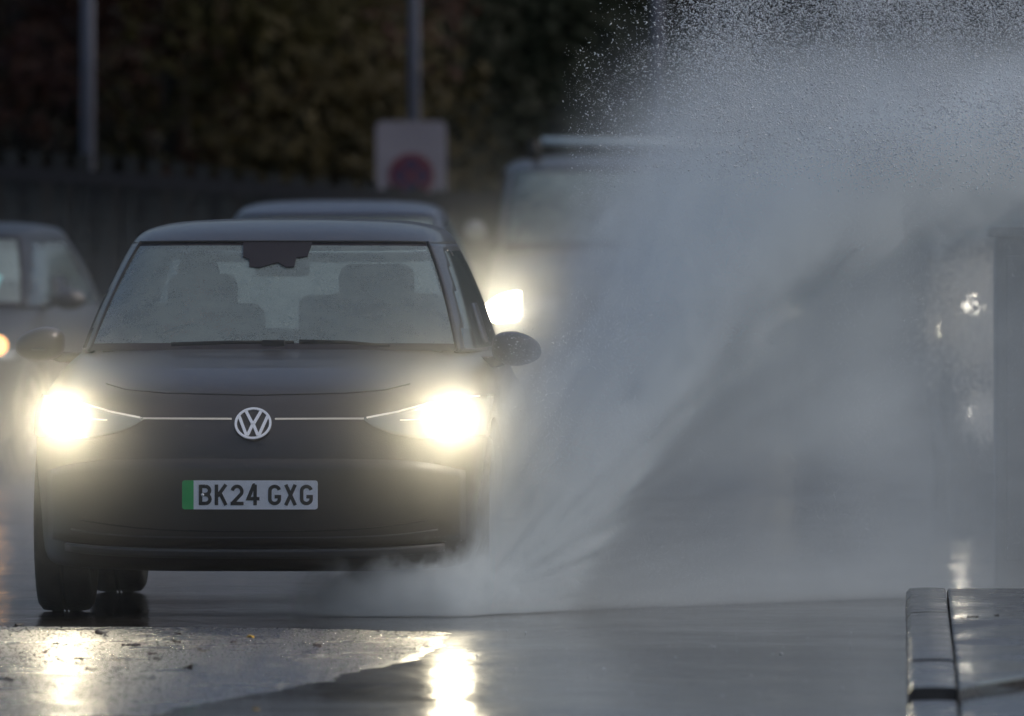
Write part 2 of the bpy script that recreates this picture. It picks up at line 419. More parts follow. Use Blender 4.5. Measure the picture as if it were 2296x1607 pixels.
# badge
p, nn = snap(0, .737, .004)
tl = math.atan2(nn.z, -nn.y)
MB = Matrix.Translation(p) @ Matrix.Rotation(-tl, 4, 'X')
bd = bmesh.new(); stroke(bd, [(.0665 * math.cos(a), .0665 * math.sin(a)) for a in [2 * math.pi * k / 48 for k in range(48)]], .009, .008, MB, True)
wd = .0115
stroke(bd, [(-.030, .058), (-.0045, .0035), (.0045, .0035), (.030, .058)], wd, .007, MB)
stroke(bd, [(-.055, .034), (-.0255, -.0345 - .015), (-.0185, -.0345 - .015), (-.004, -.0105), (.004, -.0105), (.0185, -.0345 - .015), (.0255, -.0345 - .015), (.055, .034)], wd, .007, MB)
bk = bmesh.new(); lathe(bk, [(.001, -.003), (.073, -.003), (.073, .006), (.001, .006)], 40, MB @ Matrix.Rotation(R(90), 4, 'Z'))
bb = link("badge_base", bk, M_black, root, angle=30); link("badge", bd, M_chrome, bb, False)
# number plate
px0, pz0 = loc(562, 1110)
pp, nn = snap(px0, pz0, .03)
MP = Matrix.Translation((px0, pp.y - .012, pz0))
pe = None
bm = bmesh.new()
def rrect(bm, x0, x1, z0, z1, r, y0, y1, cl=True, cr=True):
    pts = []
    for cx, cz, a0, on in ((x1 - r, z1 - r, 0, cr), (x0 + r, z1 - r, 90, cl), (x0 + r, z0 + r, 180, cl), (x1 - r, z0 + r, 270, cr)):
        if on: pts += [(cx + r * math.cos(R(a0 + 15 * k)), cz + r * math.sin(R(a0 + 15 * k))) for k in range(7)]
        else: pts.append((cx + (r if a0 in (0, 270) else -r), cz + (r if a0 < 180 else -r)))
    A = [bm.verts.new(MP @ Vector((a, y0, b))) for a, b in pts]; B = [bm.verts.new(MP @ Vector((a, y1, b))) for a, b in pts]
    bm.faces.new(A); bm.faces.new(B[::-1])
    for i in range(len(A)): bm.faces.new((A[i], A[i - 1], B[i - 1], B[i]))
rrect(bm, -.26, .26, -.0555, .0555, .010, -.004, .004)
plate = link("number_plate", bm, M_plate, root, angle=30)
bm = bmesh.new(); rrect(bm, -.26, -.216, -.0555, .0555, .010, -.0055, -.001, True, False); link("green_band", bm, M_green, plate, angle=30)
def arc(cx, cz, rx, rz, a0, a1, n_=8): return [(cx + rx * math.cos(R(a0 + (a1 - a0) * i / n_)), cz + rz * math.sin(R(a0 + (a1 - a0) * i / n_))) for i in range(n_ + 1)]
W_, H_, S_ = .050, .079, .0135; a = W_ - S_; b = H_ - S_      # centre-line box 0..a x 0..b
GL = {
    'B': [[(a * .5, b), (0, b), (0, 0), (a * .5, 0)], [(0, b * .52), (a * .55, b * .52)], arc(a * .5, b * .76, a * .45, b * .24, 90, -90), arc(a * .5, b * .26, a * .5, b * .26, 90, -90)],
    'K': [[(0, b + S_ / 2), (0, -S_ / 2)], [(a, b + S_ / 2), (.10 * a, b * .42)], [(a * .38, b * .60), (a, -S_ / 2)]],
    '2': [arc(a / 2, b * .70, a / 2, b * .30, 170, -25, 12) + [(0, 0)], [(-S_ / 2, 0), (a + S_ / 2, 0)]],
    '4': [[(a * .72, b + S_ / 2), (a * .58, b + S_ / 2 - .002), (0, b * .28), (a + S_ / 2, b * .28)], [(a * .72, b + S_ / 2), (a * .72, -S_ / 2)]],
    'G': [arc(a / 2, b * .74, a / 2, b * .26, 12, 180, 10) + arc(a / 2, b * .26, a / 2, b * .26, 180, 360, 10) + [(a, b * .44)], [(a * .5, b * .40), (a + S_ / 2, b * .40)]],
    'X': [[(0, b + S_ / 2), (a, -S_ / 2)], [(a, b + S_ / 2), (0, -S_ / 2)]]}
x = -.260 + .064 + S_ / 2; zb = -.0395 + S_ / 2; zo = 0
for ch in "BK24 GXG":
    if ch == ' ': x += .022; continue
    bm = bmesh.new()
    for q, stp in enumerate(GL[ch]):
        stroke(bm, stp, S_, .0012 + q * .0003, MP @ Matrix.Translation((x, -.004, zb)))
    link("plate_letter", bm, M_char, plate, False); x += W_ + .011
bm = bmesh.new(); lathe(bm, [(.001, 0), (.006, 0), (.006, .004), (.001, .006)], 14, MP @ Matrix.Translation((-.181, -.006, .0 )) @ Matrix.Rotation(R(-90), 4, 'Z'))
link("screw_cap", bm, M_plate, plate)
# door mirrors
for s, zz in ((-1, 1.028), (1, 1.012)):
    bm = bmesh.new(); bmesh.ops.create_uvsphere(bm, u_segments=28, v_segments=18, radius=1)
    for v in bm.verts:
        x_, y_, z_ = v.co
        fx = math.copysign(abs(x_) ** .8, x_); fz = math.copysign(abs(z_) ** .75, z_)
        o_ = s * fx                                # + = outward
        v.co = (fx * .098, y_ * .09 * (1 - .2 * o_), fz * .068 * (1 - .28 * max(0, o_)) - .008 * o_)
    bmesh.ops.translate(bm, vec=(s * .938, 1.55, zz), verts=bm.verts)
    wm = link("door_mirror", bm, M_gloss, root)
    bm = bmesh.new(); tube(bm, [(s * .77, 1.62, zz - .055), (s * .86, 1.58, zz - .05), (s * .92, 1.56, zz - .03)], .022, 8); link("mirror_arm", bm, M_black, wm)
    bm = bmesh.new(); tube(bm, [(s * (.90 + .1 * i / 6), 1.55 - .088 * math.sqrt(max(.05, 1 - ((i - 1.5) / 5.2) ** 2)), zz - .018) for i in range(7)], .005, 6); link("indicator", bm, M_lip, wm)
# wipers and cowl
bm = bmesh.new(); pts = [(-.38, .965, 1.035), (-.15, .945, 1.043), (.1, .95, 1.043)]
tube(bm, pts, .009, 6, .8); tube(bm, [(.12, .95, 1.045), (.3, .96, 1.043), (.47, .98, 1.030)], .011, 6, .5); link("wiper", bm, M_seam, root)
bm = bmesh.new(); box(bm, (.02, .95, 1.04), (.09, .05, .025)); link("wiper_pivot", bm, M_seam, root, bevel=.005)
# cabin
bm = bmesh.new(); box(bm, (0, 1.45, .93), (1.36, .62, .19)); link("dashboard", bm, M_dash, root, bevel=.05)
seat(root, -.36, 2.25, .52); hd = rbox("headrest", (-.36, 2.47, 1.20), (.28, .11, .20), .05, M_seat, root)
seat(root, .36, 2.3, .52, .66, .50); rbox("headrest", (.335, 2.47, 1.235), (.30, .11, .21), .05, M_seat, root)
s3 = seat(root, 0, 3.1, .5, .5, 1.25, "rear_seat"); rbox("headrest", (.09, 3.32, 1.11), (.24, .10, .20), .045, M_seat, root); rbox("headrest", (-.42, 3.32, 1.08), (.24, .10, .14), .045, M_seat, root); rbox("headrest", (.52, 3.32, 1.08), (.24, .10, .14), .045, M_seat, root)
# camera housing and interior mirror behind the screen
def slab(name, pts, y, th, m, tilt=0):
    bm = bmesh.new(); A = [bm.verts.new((a_, y + (1.43 - b_) * tilt, b_)) for a_, b_ in pts]; B = [bm.verts.new((a_, y + th + (1.43 - b_) * tilt, b_)) for a_, b_ in pts]
    bm.faces.new(A); bm.faces.new(B[::-1])
    for i in range(len(A)): bm.faces.new((A[i], A[i - 1], B[i - 1], B[i]))
    return link(name, bm, m, root, False)
hp = [loc(x_, y_, 1.66) for x_, y_ in ((542, 545), (697, 545), (690, 577), (665, 580), (663, 600), (645, 601), (625, 590), (605, 596), (585, 602), (562, 600), (560, 583), (546, 578))]
bm = bmesh.new(); wv = {}
wb = BVHTree.FromPolygons([p for r_ in up for p in r_], [(i * 96 + k, i * 96 + (k + 1) % 96, (i + 1) * 96 + (k + 1) % 96, (i + 1) * 96 + k) for i in range(len(up) - 1) for k in range(96)])
def wsnap(x, z):
    h = wb.ray_cast(Vector((x, -1, min(z, 1.426))), Vector((0, 1, 0))); return h[0] + Vector((0, -.006, .004))
bm.faces.new([bm.verts.new(wsnap(a_, b_)) for a_, b_ in hp]); bmesh.ops.triangulate(bm, faces=bm.faces)
o = link("camera_housing", bm, M_frit, root, False); s_ = o.modifiers.new("s", 'SOLIDIFY'); s_.thickness = .004
mp = loc(633, 605, 1.85); rbox("rear_view_mirror", (mp[0], 1.86, mp[1]), (.215, .03, .055), .012, M_dash, root)
# steering wheel
bm = bmesh.new(); sw = Vector((-.36, 1.82, .93))
rot = Matrix.Rotation(R(-24), 3, 'X')
ringp = [sw + rot @ Vector((.18 * math.cos(t_), 0, .18 * math.sin(t_))) for t_ in [2 * math.pi * k / 24 for k in range(25)]]
tube(bm, ringp, .014, 6); tube(bm, [sw + rot @ Vector((-.17, 0, 0)), sw, sw + rot @ Vector((.17, 0, 0))], .02, 6); link("steering_wheel", bm, M_dash, root)

# driver, seen dimly through the wet windscreen
def skin_body(name, verts, edges, radii, m, parent, root_i=0):
    me = bpy.data.meshes.new(name); me.from_pydata(verts, edges, []); o = bpy.data.objects.new(name, me); col.objects.link(o); o.parent = parent
    sk = o.modifiers.new("sk", 'SKIN'); sk.use_smooth_shade = True
    for i, r_ in enumerate(radii):
        v = me.skin_vertices[0].data[i]; v.radius = r_ if isinstance(r_, tuple) else (r_, r_); v.use_root = (i == root_i)
    su = o.modifiers.new("su", 'SUBSURF'); su.levels = 2; su.render_levels = 2
    me.materials.append(m)
    bpy.context.view_layer.update(); dg = bpy.context.evaluated_depsgraph_get(); m2 = bpy.data.meshes.new_from_object(o.evaluated_get(dg)); o.modifiers.clear(); o.data = m2
    for p in m2.polygons: p.use_smooth = True
    return o
cmat = Matrix.Translation((CARX, CARY, 0)) @ Matrix.Rotation(YAW, 4, 'Z')
dr = empty("person", cmat @ Vector((-.36, 2.2, .52)), YAW); tag(dr, "driver in a dark jacket holding the wheel behind the wet windscreen", "person")
hy, hz_ = -.02, .72
V_ = [(0, .10, .12), (0, .12, .35), (0, .10, .52), (0, .04, .60), (0, .0, .665), (0, -.02, .76), (0, -.03, .80),
      (.17, .08, .53), (.23, -.08, .32), (.17, -.32, .42), (-.17, .08, .53), (-.23, -.08, .32), (-.17, -.32, .42),
      (.1, -.25, .12), (.12, -.55, .10), (-.1, -.25, .12), (-.12, -.55, .10)]
E_ = [(0, 1), (1, 2), (2, 3), (3, 4), (4, 5), (5, 6), (2, 7), (7, 8), (8, 9), (2, 10), (10, 11), (11, 12), (0, 13), (13, 14), (0, 15), (15, 16)]
skin_body("body", V_, E_, [(.17, .13), (.16, .11), (.17, .10), (.06, .06), (.062, .07), (.078, .095), (.05, .06), .065, .05, .04, .065, .05, .04, .08, .06, .08, .06], M_skin, dr)
skin_body("jacket", [V_[0], V_[1], V_[2], V_[7], V_[8], (.176, -.29, .41), V_[10], V_[11], (-.176, -.29, .41)], [(0, 1), (1, 2), (2, 3), (3, 4), (4, 5), (2, 6), (6, 7), (7, 8)], [(.185, .15), (.175, .13), (.18, .115), .08, .062, .05, .08, .062, .05], M_coat, dr)
bm = bmesh.new(); bmesh.ops.create_uvsphere(bm, u_segments=20, v_segments=14, radius=1)
for v in bm.verts:
    v.co = (v.co.x * .086, v.co.y * .105 + .01, v.co.z * .10 + .775)
    if v.co.y < -.05 and v.co.z < .80: v.co.y = -.05
link("hair", bm, M_hair, dr)
for s in (-1, 1):
    hv = [(s * .17, -.32, .42), (s * .165, -.36, .44), (s * .16, -.385, .455)]
    he = [(0, 1), (1, 2)]; hr = [.032, .034, .03]
    for fi, (dx, dl) in enumerate(((-.03, .055), (-.01, .065), (.01, .062), (.03, .05))):
        b0 = len(hv); hv += [(s * .16 + dx * .9, -.395, .47), (s * .16 + dx, -.415, .45), (s * .16 + dx, -.40, .43)]; he += [(2, b0), (b0, b0 + 1), (b0 + 1, b0 + 2)]; hr += [.010, .009, .008]
    b0 = len(hv); hv += [(s * .13, -.37, .45), (s * .12, -.395, .46)]; he += [(1, b0), (b0, b0 + 1)]; hr += [.011, .009]
    skin_body("hand", hv, he, hr, M_skin, dr)

# ------------------------------------------------------------------ other vehicles
def variant(dz_bonnet=0, **k):
    s = {q: (list(v) if isinstance(v, list) else v) for q, v in HATCH.items()}; s.update(k); return s
# light car half in frame at left
c2, sn2, pa2, li2, ln2, up2 = make_hatch("dark grey car at the left edge of the flooded road with its amber indicator lit", "car", (-3.70, 88, 0), R(-9), M_paint_silver, sx=1.0, sz=.935)
c2.name = "saloon_car"
for s in (-1, 1):
    xs = [s * (.5 + .36 * i / 14) for i in range(15)]
    h2 = pa2("headlight", xs, lambda x: .69, lambda x: .72 + .1 * (abs(x) - .5), .004, M_lampin)
    bm = bmesh.new(); bmesh.ops.create_uvsphere(bm, u_segments=18, v_segments=12, radius=1)
    bmesh.ops.scale(bm, vec=(.10, .09, .065), verts=bm.verts); bmesh.ops.translate(bm, vec=(s * .95, 1.5, 1.05), verts=bm.verts); wm = link("door_mirror", bm, M_gloss, c2)
    bm = bmesh.new(); tube(bm, [(s * .77, 1.6, 1.0), (s * .9, 1.52, 1.03)], .02, 6); link("mirror_arm", bm, M_black, wm)
p, _ = sn2(.76, .775, .02)
bm = bmesh.new(); bmesh.ops.create_uvsphere(bm, u_segments=18, v_segments=12, radius=.06); bmesh.ops.translate(bm, vec=p, verts=bm.verts)
link("indicator_lamp", bm, emat("amber", (1, .52, .2), 3.5), c2)
ld = bpy.data.lights.new("indicator_glow", 'SPOT'); ld.energy = .25; ld.color = (1, .45, .12); ld.spot_size = R(60); ld.shadow_soft_size = .04; ld.spot_blend = 1
lo = bpy.data.objects.new("indicator_glow", ld); col.objects.link(lo); lo.parent = c2; lo.location = p + Vector((0, -.08, 0)); lo.rotation_euler = (R(-88), 0, 0)
wb2 = BVHTree.FromPolygons([p for r_ in up2 for p in r_], [(i * 96 + k, i * 96 + (k + 1) % 96, (i + 1) * 96 + (k + 1) % 96, (i + 1) * 96 + k) for i in range(len(up2) - 1) for k in range(96)])
bm = bmesh.new(); g = [[bm.verts.new(wb2.ray_cast(Vector((x_, -1, z_)), Vector((0, 1, 0)))[0] + Vector((0, -.008, .006))) for x_ in (.46, .50, .54, .58)] for z_ in (1.115, 1.14, 1.165, 1.19)]
grid_faces(bm, g); link("windscreen_sticker", bm, mat("sticker", (.35, .75, .78), .6), c2, False)
rbox("dashboard", (0, 1.5, .93), (1.3, .6, .18), .04, M_dash, c2); seat(c2, .34, 2.3, .5); seat(c2, -.34, 2.3, .5)
# car directly behind, only the roof shows
c3, sn3, pa3, li3, ln3, up3 = make_hatch("slate coloured car following close behind the dark hatchback, only its roof showing", "car", (-1.12, 92, 0), R(-2), M_paint_blue, sx=1.0, sz=1.012)
c3.name = "following_car"
for s in (-1, 1):
    pa3("headlight", [s * (.5 + .36 * i / 10) for i in range(11)], lambda x: .69, lambda x: .78, .004, M_lampin)
rbox("dashboard", (0, 1.5, .93), (1.3, .6, .18), .04, M_dash, c3); seat(c3, .34, 2.3, .5); seat(c3, -.34, 2.3, .5)

# van with a roof bar behind the spray
VAN = dict(
    lower=[(.25, .25, .25, .88, .12, 5.2, 5), (.40, .40, .40, .95, .03, 5.3, 5), (.60, .60, .60, .965, .0, 5.3, 5), (.80, .80, .80, .965, .05, 5.3, 5), (.98, .96, .96, .955, .16, 5.3, 5), (1.10, 1.06, 1.06, .94, .45, 5.3, 5), (1.18, 1.12, 1.12, .93, .80, 5.3, 5)],
    upper=[(1.18, 1.12, 1.12, .928, .82, 5.29, 7), (1.35, 1.30, 1.3, .915, 1.02, 5.28, 7), (1.52, 1.5, 1.5, .895, 1.24, 5.26, 7), (1.66, 1.66, 1.66, .87, 1.44, 5.24, 7), (1.72, 1.72, 1.72, .86, 1.55, 5.2, 7)],
    roof=[(1.722, 1.722, 1.72, .858, 1.555, 5.2, 7), (1.76, 1.765, 1.76, .82, 1.62, 5.15, 6), (1.80, 1.80, 1.80, .74, 1.8, 5.0, 5), (1.815, 1.82, 1.815, .5, 2.1, 4.8, 4), (1.82, 1.82, 1.82, .1, 2.6, 4.0, 3)],
    axle=(.95, 4.1), track=.82, wr=.35)
van, snv, pav, liv, lnv, upv = make_hatch("grey van with a white roof bar and bright headlight half hidden in the spray", "van", (.90, 106, 0), R(0), M_paint_van, spec=VAN, sx=1.12, sz=1.0)
van.name = "van"
for s in (-1, 1):
    xs = [s * (.52 + .38 * i / 14) for i in range(15)]
    h2 = pav("headlight", xs, lambda x: .68 + .12 * (.9 - abs(x)), lambda x: .86, .006, M_lampin)
    bm = bmesh.new(); bmesh.ops.create_uvsphere(bm, u_segments=18, v_segments=12, radius=1)
    bmesh.ops.scale(bm, vec=(.065, .07, .07), verts=bm.verts); bmesh.ops.translate(bm, vec=(s * 1.03, 1.35, 1.31), verts=bm.verts); wm = link("door_mirror", bm, mat("mirror_shell", (.14, .15, .16), .4), van)
    bm = bmesh.new(); tube(bm, [(s * .90, 1.4, 1.2), (s * 1.04, 1.36, 1.28)], .025, 6); link("mirror_arm", bm, M_black, wm)
    bm = bmesh.new(); tube(bm, [(s * .66, 2.0, 1.79), (s * .66, 2.0, 1.93)], .035, 8); link("bar_bracket", bm, M_black, van)
    p, _ = snv(s * .80, .79, .03)
    bm = bmesh.new(); bmesh.ops.create_uvsphere(bm, u_segments=18, v_segments=12, radius=1)
    bmesh.ops.scale(bm, vec=(.14, .03, .07), verts=bm.verts); bmesh.ops.rotate(bm, cent=(0, 0, 0), matrix=Matrix.Rotation(R(-s * -22), 3, 'Y'), verts=bm.verts); bmesh.ops.translate(bm, vec=p, verts=bm.verts)
    link("projector", bm, M_beam if s < 0 else M_beam2, h2)
    ld = bpy.data.lights.new("van_beam", 'SPOT'); ld.energy = 9 if s < 0 else .15; ld.color = (1, .92, .70); ld.spot_size = R(50); ld.shadow_soft_size = .06; ld.spot_blend = 1
    lo = bpy.data.objects.new("van_beam", ld); col.objects.link(lo); lo.parent = van; lo.location = p + Vector((0, -.08, 0)); lo.rotation_euler = (R(-88), 0, 0)
bm = bmesh.new(); tube(bm, [(-.62, 2.0, 1.925), (.62, 2.0, 1.905)], .024, 8); link("roof_bar", bm, mat("bar_white", (.75, .85, .85), .3), van)
rbox("dashboard", (0, 1.3, 1.08), (1.6, .6, .2), .04, M_dash, van); seat(van, .42, 2.1, .7, .8); seat(van, -.42, 2.1, .7, .8)

# ------------------------------------------------------------------ ground, road, water, kerb
def nz(x, y, z=0): return noise.noise(Vector((x, y, z)))
EDGE = [(40, -2.2), (47, -1.30), (49.7, -.99), (51.7, -.66), (54.2, -.306), (55.5, -.21), (57, -.15), (57.9, -.17), (58.3, -.5), (58.6, -1.6), (59.0, -3.2), (59.4, -9)]
def road_h(x, y):
    h = -.025
    e = interp(EDGE, y) + .05 * nz(x * 3, y * 1.3) + .05 * nz(x * 13, y * 5)
    if y < 59.6:
        d = e - x
        h += .030 * max(0, min(1, .6 + d / .34)) + (.003 * nz(x * 6, y * 2) if d > 0 else 0)
    far = max(0, min(1, (y - (78 + 2 * nz(x, 3))) / 6)); left = max(0, min(1, (-2.4 - x + .4 * nz(y * .4, 1)) / .5)) * max(0, min(1, (y - 66) / 4))
    return h + .036 * max(far, left)
ys = [30, 36, 40, 44] + [46 + .07 * i for i in range(210)]; ys += [ys[-1] + .35 * i for i in range(1, 100)]; ys += [100, 110, 130, 180, 260]
xs = [-30, -15, -8, -5] + [-3.4 + .045 * i for i in range(84)] + [.6, 1.0, 1.6, 2.4, 4, 8, 15, 30]
bm = bmesh.new(); grid_faces(bm, [[bm.verts.new((x, y, road_h(x, y))) for x in xs] for y in ys])
def wet(name, c, r0, r1, bumps, sp=.6, streak=(1, 1, 1), rs=2.0):
    m = bpy.data.materials.new(name); m.use_nodes = True; nt = m.node_tree; b = nt.nodes['Principled BSDF']; lk = nt.links
    b.inputs['Base Color'].default_value = (*c, 1); b.inputs['Specular IOR Level'].default_value = sp
    tc = nt.nodes.new('ShaderNodeTexCoord'); mp_ = nt.nodes.new('ShaderNodeMapping'); mp_.inputs['Scale'].default_value = streak; lk.new(tc.outputs['Object'], mp_.inputs[0])
    n = nt.nodes.new('ShaderNodeTexNoise'); n.inputs['Scale'].default_value = rs; n.inputs['Detail'].default_value = 7; lk.new(mp_.outputs[0], n.inputs['Vector'])
    mr = nt.nodes.new('ShaderNodeMapRange'); mr.inputs[1].default_value = .35; mr.inputs[2].default_value = .65; mr.inputs[3].default_value = r0; mr.inputs[4].default_value = r1
    lk.new(n.outputs[0], mr.inputs[0]); lk.new(mr.outputs[0], b.inputs['Roughness'])
    mc = nt.nodes.new('ShaderNodeMapRange'); mc.inputs[1].default_value = .35; mc.inputs[2].default_value = .65; mc.inputs[3].default_value = .6; mc.inputs[4].default_value = 1.4
    lk.new(n.outputs[0], mc.inputs[0]); sc_ = nt.nodes.new('ShaderNodeVectorMath'); sc_.operation = 'SCALE'; sc_.inputs[0].default_value = c; lk.new(mc.outputs[0], sc_.inputs['Scale']); lk.new(sc_.outputs[0], b.inputs['Base Color'])
    prev = None
    for scale, dist, xyz in bumps:
        m2 = nt.nodes.new('ShaderNodeMapping'); m2.inputs['Scale'].default_value = xyz; lk.new(tc.outputs['Object'], m2.inputs[0])
        q = nt.nodes.new('ShaderNodeTexNoise'); q.inputs['Scale'].default_value = scale; q.inputs['Detail'].default_value = 3; lk.new(m2.outputs[0], q.inputs['Vector'])
        bp = nt.nodes.new('ShaderNodeBump'); bp.inputs['Strength'].default_value = 1; bp.inputs['Distance'].default_value = dist
        lk.new(q.outputs[0], bp.inputs['Height'])
        if prev: lk.new(prev.outputs[0], bp.inputs['Normal'])
        prev = bp
    lk.new(prev.outputs[0], b.inputs['Normal']); return m
M_road = wet("wet_asphalt", (.04, .04, .042),   .25, .34, [(60, .010, (1, .8, 1)), (180, .004, (1, .8, 1))], .6)
M_road2 = wet("streaming_asphalt", (.035, .035, .037), .10, .20, [(9, .006, (1, .6, 1)), (60, .0015, (1, .6, 1))], .5)
M_water = wet("flood_water", (.035, .032, .03), .09, .16, [(2.2, .012, (1, .35, 1)), (11, .0032, (1, .35, 1))], .5, rs=.7)
M_pave = wet("wet_paving", (.035, .035, .038), .10, .38, [(5, .003, (1, .6, 1)), (60, .0004, (1, .6, 1))], .6, (1, .35, 1), 2.6)
M_kerb = wet("wet_kerb", (.05, .047, .047), .16, .32, [(9, .010, (1, 1, 1)), (70, .003, (1, .7, 1))], .5)
ro_ = tag(link("road", bm, [M_road, M_road2]), kind="structure")
for p_ in ro_.data.polygons:
    if p_.center.y > 64: p_.material_index = 1
bm = bmesh.new(); grid_faces(bm, [[bm.verts.new((x, y, -.07)) for x in (-900, -40, 0, 40, 900)] for y in (-200, 0, 100, 250, 1500)])
tag(link("ground", bm, mat("earth", (.03, .028, .022), .8, var=.3, vscale=.2, bump=.3, bscale=2)), kind="structure")
bm = bmesh.new(); grid_faces(bm, [[bm.verts.new((-9 + (17) * i / 20, 40 + 46 * j / 40, 0)) for i in range(21)] for j in range(41)])
tag(link("water", bm, M_water), kind="structure")

def kx(y): return 1.17 + (y - 46.1) * .0247   # kerb edge
def solid(name, quad, z0, z1, m, bev=.012):
    bm = bmesh.new(); A = [bm.verts.new((x, y, z0)) for x, y in quad]; B = [bm.verts.new((x, y, z1)) for x, y in quad]
    bm.faces.new(A[::-1]); bm.faces.new(B)
    for i in range(len(A)): bm.faces.new((A[i - 1], A[i], B[i], B[i - 1]))
    return link(name, bm, m, None, False, bevel=bev)
kbm = bmesh.new()
def kst(y0, y1, z1):
    n_ = 14; rows = []; dz = rnd.uniform(-.003, .003)
    for i in range(n_ + 1):
        y = y0 + (y1 - y0) * i / n_; e = .004 if i in (0, n_) else 0
        xa_, xb_ = kx(y) + .004 * nz(y * 9, z1 * 50) + rnd.uniform(-.002, .002), kx(y) + .15; z = z1 + dz - e + .002 * nz(y * 5, 2)
        rows.append([kbm.verts.new(v_) for v_ in ((xa_ - .004, y, -.06), (xa_, y, z - .016 - rnd.uniform(0, .006)), (xa_ + .012 + rnd.uniform(0, .006), y, z - .002), (kx(y) + .08, y, z + .001), (xb_ - .006, y, z - .001), (xb_, y, z - .008), (xb_, y, -.06))])
    grid_faces(kbm, rows); kbm.faces.new(rows[0]); kbm.faces.new(rows[-1][::-1])
for a_, b_, z_ in ((40.2, 43.0, .055), (43.03, 46.0, .055), (46.03, 48.9, .056), (48.96, 51.6, .098), (51.66, 54.3, .10), (54.36, 57.2, .10), (57.25, 60.6, .10)): kst(a_, b_, z_)
tag(link("kerb", kbm, M_kerb, None, False), kind="structure")
tag(solid("pavement", [(kx(49) + .156, 48.99), (1.66, 50.2), (3, 52), (9, 56), (9, 60.9), (kx(60.6) + .156, 60.6)], -.06, .094, M_pave), kind="structure")
tag(solid("pavement", [(kx(40) + .156, 40.2), (9, 40.2), (9, 55.94), (3, 51.94), (1.66, 50.13), (kx(49) + .156, 48.93)], -.06, .052, M_pave), kind="structure")

# coarse wet chippings of the road surface: their tips catch the lamps
ch = random.Random(21); vs = []; fs = []
def chip(x, y, q, hh):
    i = len(vs); z = road_h(x, y) - .001; a0 = ch.uniform(0, 6.28)
    tx, ty = ch.uniform(-.3, .3) * q, ch.uniform(-.3, .3) * q
    for k in range(6):
        a = a0 + k * 1.047 + ch.uniform(-.2, .2); vs.append((x + q * math.cos(a), y + q * math.sin(a), z))
    for k in range(6):
        a = a0 + k * 1.047; vs.append((x + tx + q * .6 * math.cos(a), y + ty + q * .6 * math.sin(a), z + hh * ch.uniform(.65, 1)))
    vs.append((x + tx, y + ty, z + hh))
    for k in range(6):
        j = (k + 1) % 6; fs.append((i + k, i + j, i + 6 + j, i + 6 + k)); fs.append((i + 6 + k, i + 6 + j, i + 12))
n_ = 0
while n_ < 42000:
    y = 46.2 + 13 * ch.random(); x = -.08 - 3.2 * ch.random()
    if road_h(x, y) < .002: continue
    q = ch.uniform(.002, .006); chip(x, y, q, q * ch.uniform(.35, .8)); n_ += 1
me = bpy.data.meshes.new("road_chippings"); me.from_pydata(vs, [], fs); me.materials.append(mat("wet_stone", (.05, .05, .052), .17, spec=.8))
for p_ in me.polygons: p_.use_smooth = True
o = bpy.data.objects.new("road_chippings", me); col.objects.link(o); tag(o, "coarse wet stone chippings of the asphalt glittering in the headlights", "chippings", kind="stuff")

# fallen leaves
M_ly = mat("yellow_leaf", (.55, .33, .03), .5, var=.3, vscale=40); M_lb = mat("dark_leaf", (.03, .02, .015), .5)
def leaf(px, py, m, s, z=.018):
    p = P(px, py, F * (CAMH - z) / (py - HOR)); bm = bmesh.new(); n_ = 14; cv = bm.verts.new((0, 0, s * .15)); rg = []
    for k in range(n_):
        a = 2 * math.pi * k / n_; r_ = s * (.55 + .45 * abs(math.cos(2.5 * a))) * rnd.uniform(.85, 1.1)
        rg.append(bm.verts.new((r_ * math.cos(a), r_ * math.sin(a), s * rnd.uniform(-.1, .55))))
    for k in range(n_): bm.faces.new((cv, rg[k], rg[(k + 1) % n_]))
    o = link("fallen_leaf", bm, m, None, True); o.location = (p.x, p.y, z); o.rotation_euler = (R(rnd.uniform(-8, 8)), R(rnd.uniform(-15, 15)), rnd.uniform(0, 6))
    s_ = o.modifiers.new("s", 'SOLIDIFY'); s_.thickness = .002; return o
tag(leaf(562, 1430, M_ly, .017), "curled yellow leaf on the wet asphalt in front of the number plate", "leaf")
tag(leaf(573, 1592, M_ly, .013, .02), "small yellow leaf at the edge of the puddle at the bottom of the photo", "leaf")
for px, py in ((42, 1404), (225, 1421), (400, 1423), (282, 1449), (305, 1449), (98, 1464), (452, 1461), (395, 1441), (523, 1442), (135, 1481), (176, 1480), (265, 1482), (352, 1480), (203, 1503), (420, 1500), (18, 1527), (340, 1467), (710, 1450), (125, 1445)):
    tag(leaf(px, py, M_lb, rnd.uniform(.014, .026)), "small dark leaf lying on the wet grainy asphalt in front of the hatchback", "leaf", "dark leaves on the asphalt")
for px, py in ((2187, 1385), (2175, 1385), (2235, 1381), (2158, 1386)):
    p = P(px, py, F * 1.6 / (py - HOR)); o = leaf(px, py, M_lb, .012, .108); tag(o, "small dark leaf lying on the wet pavement at the right", "leaf", "dark leaves on the pavement")

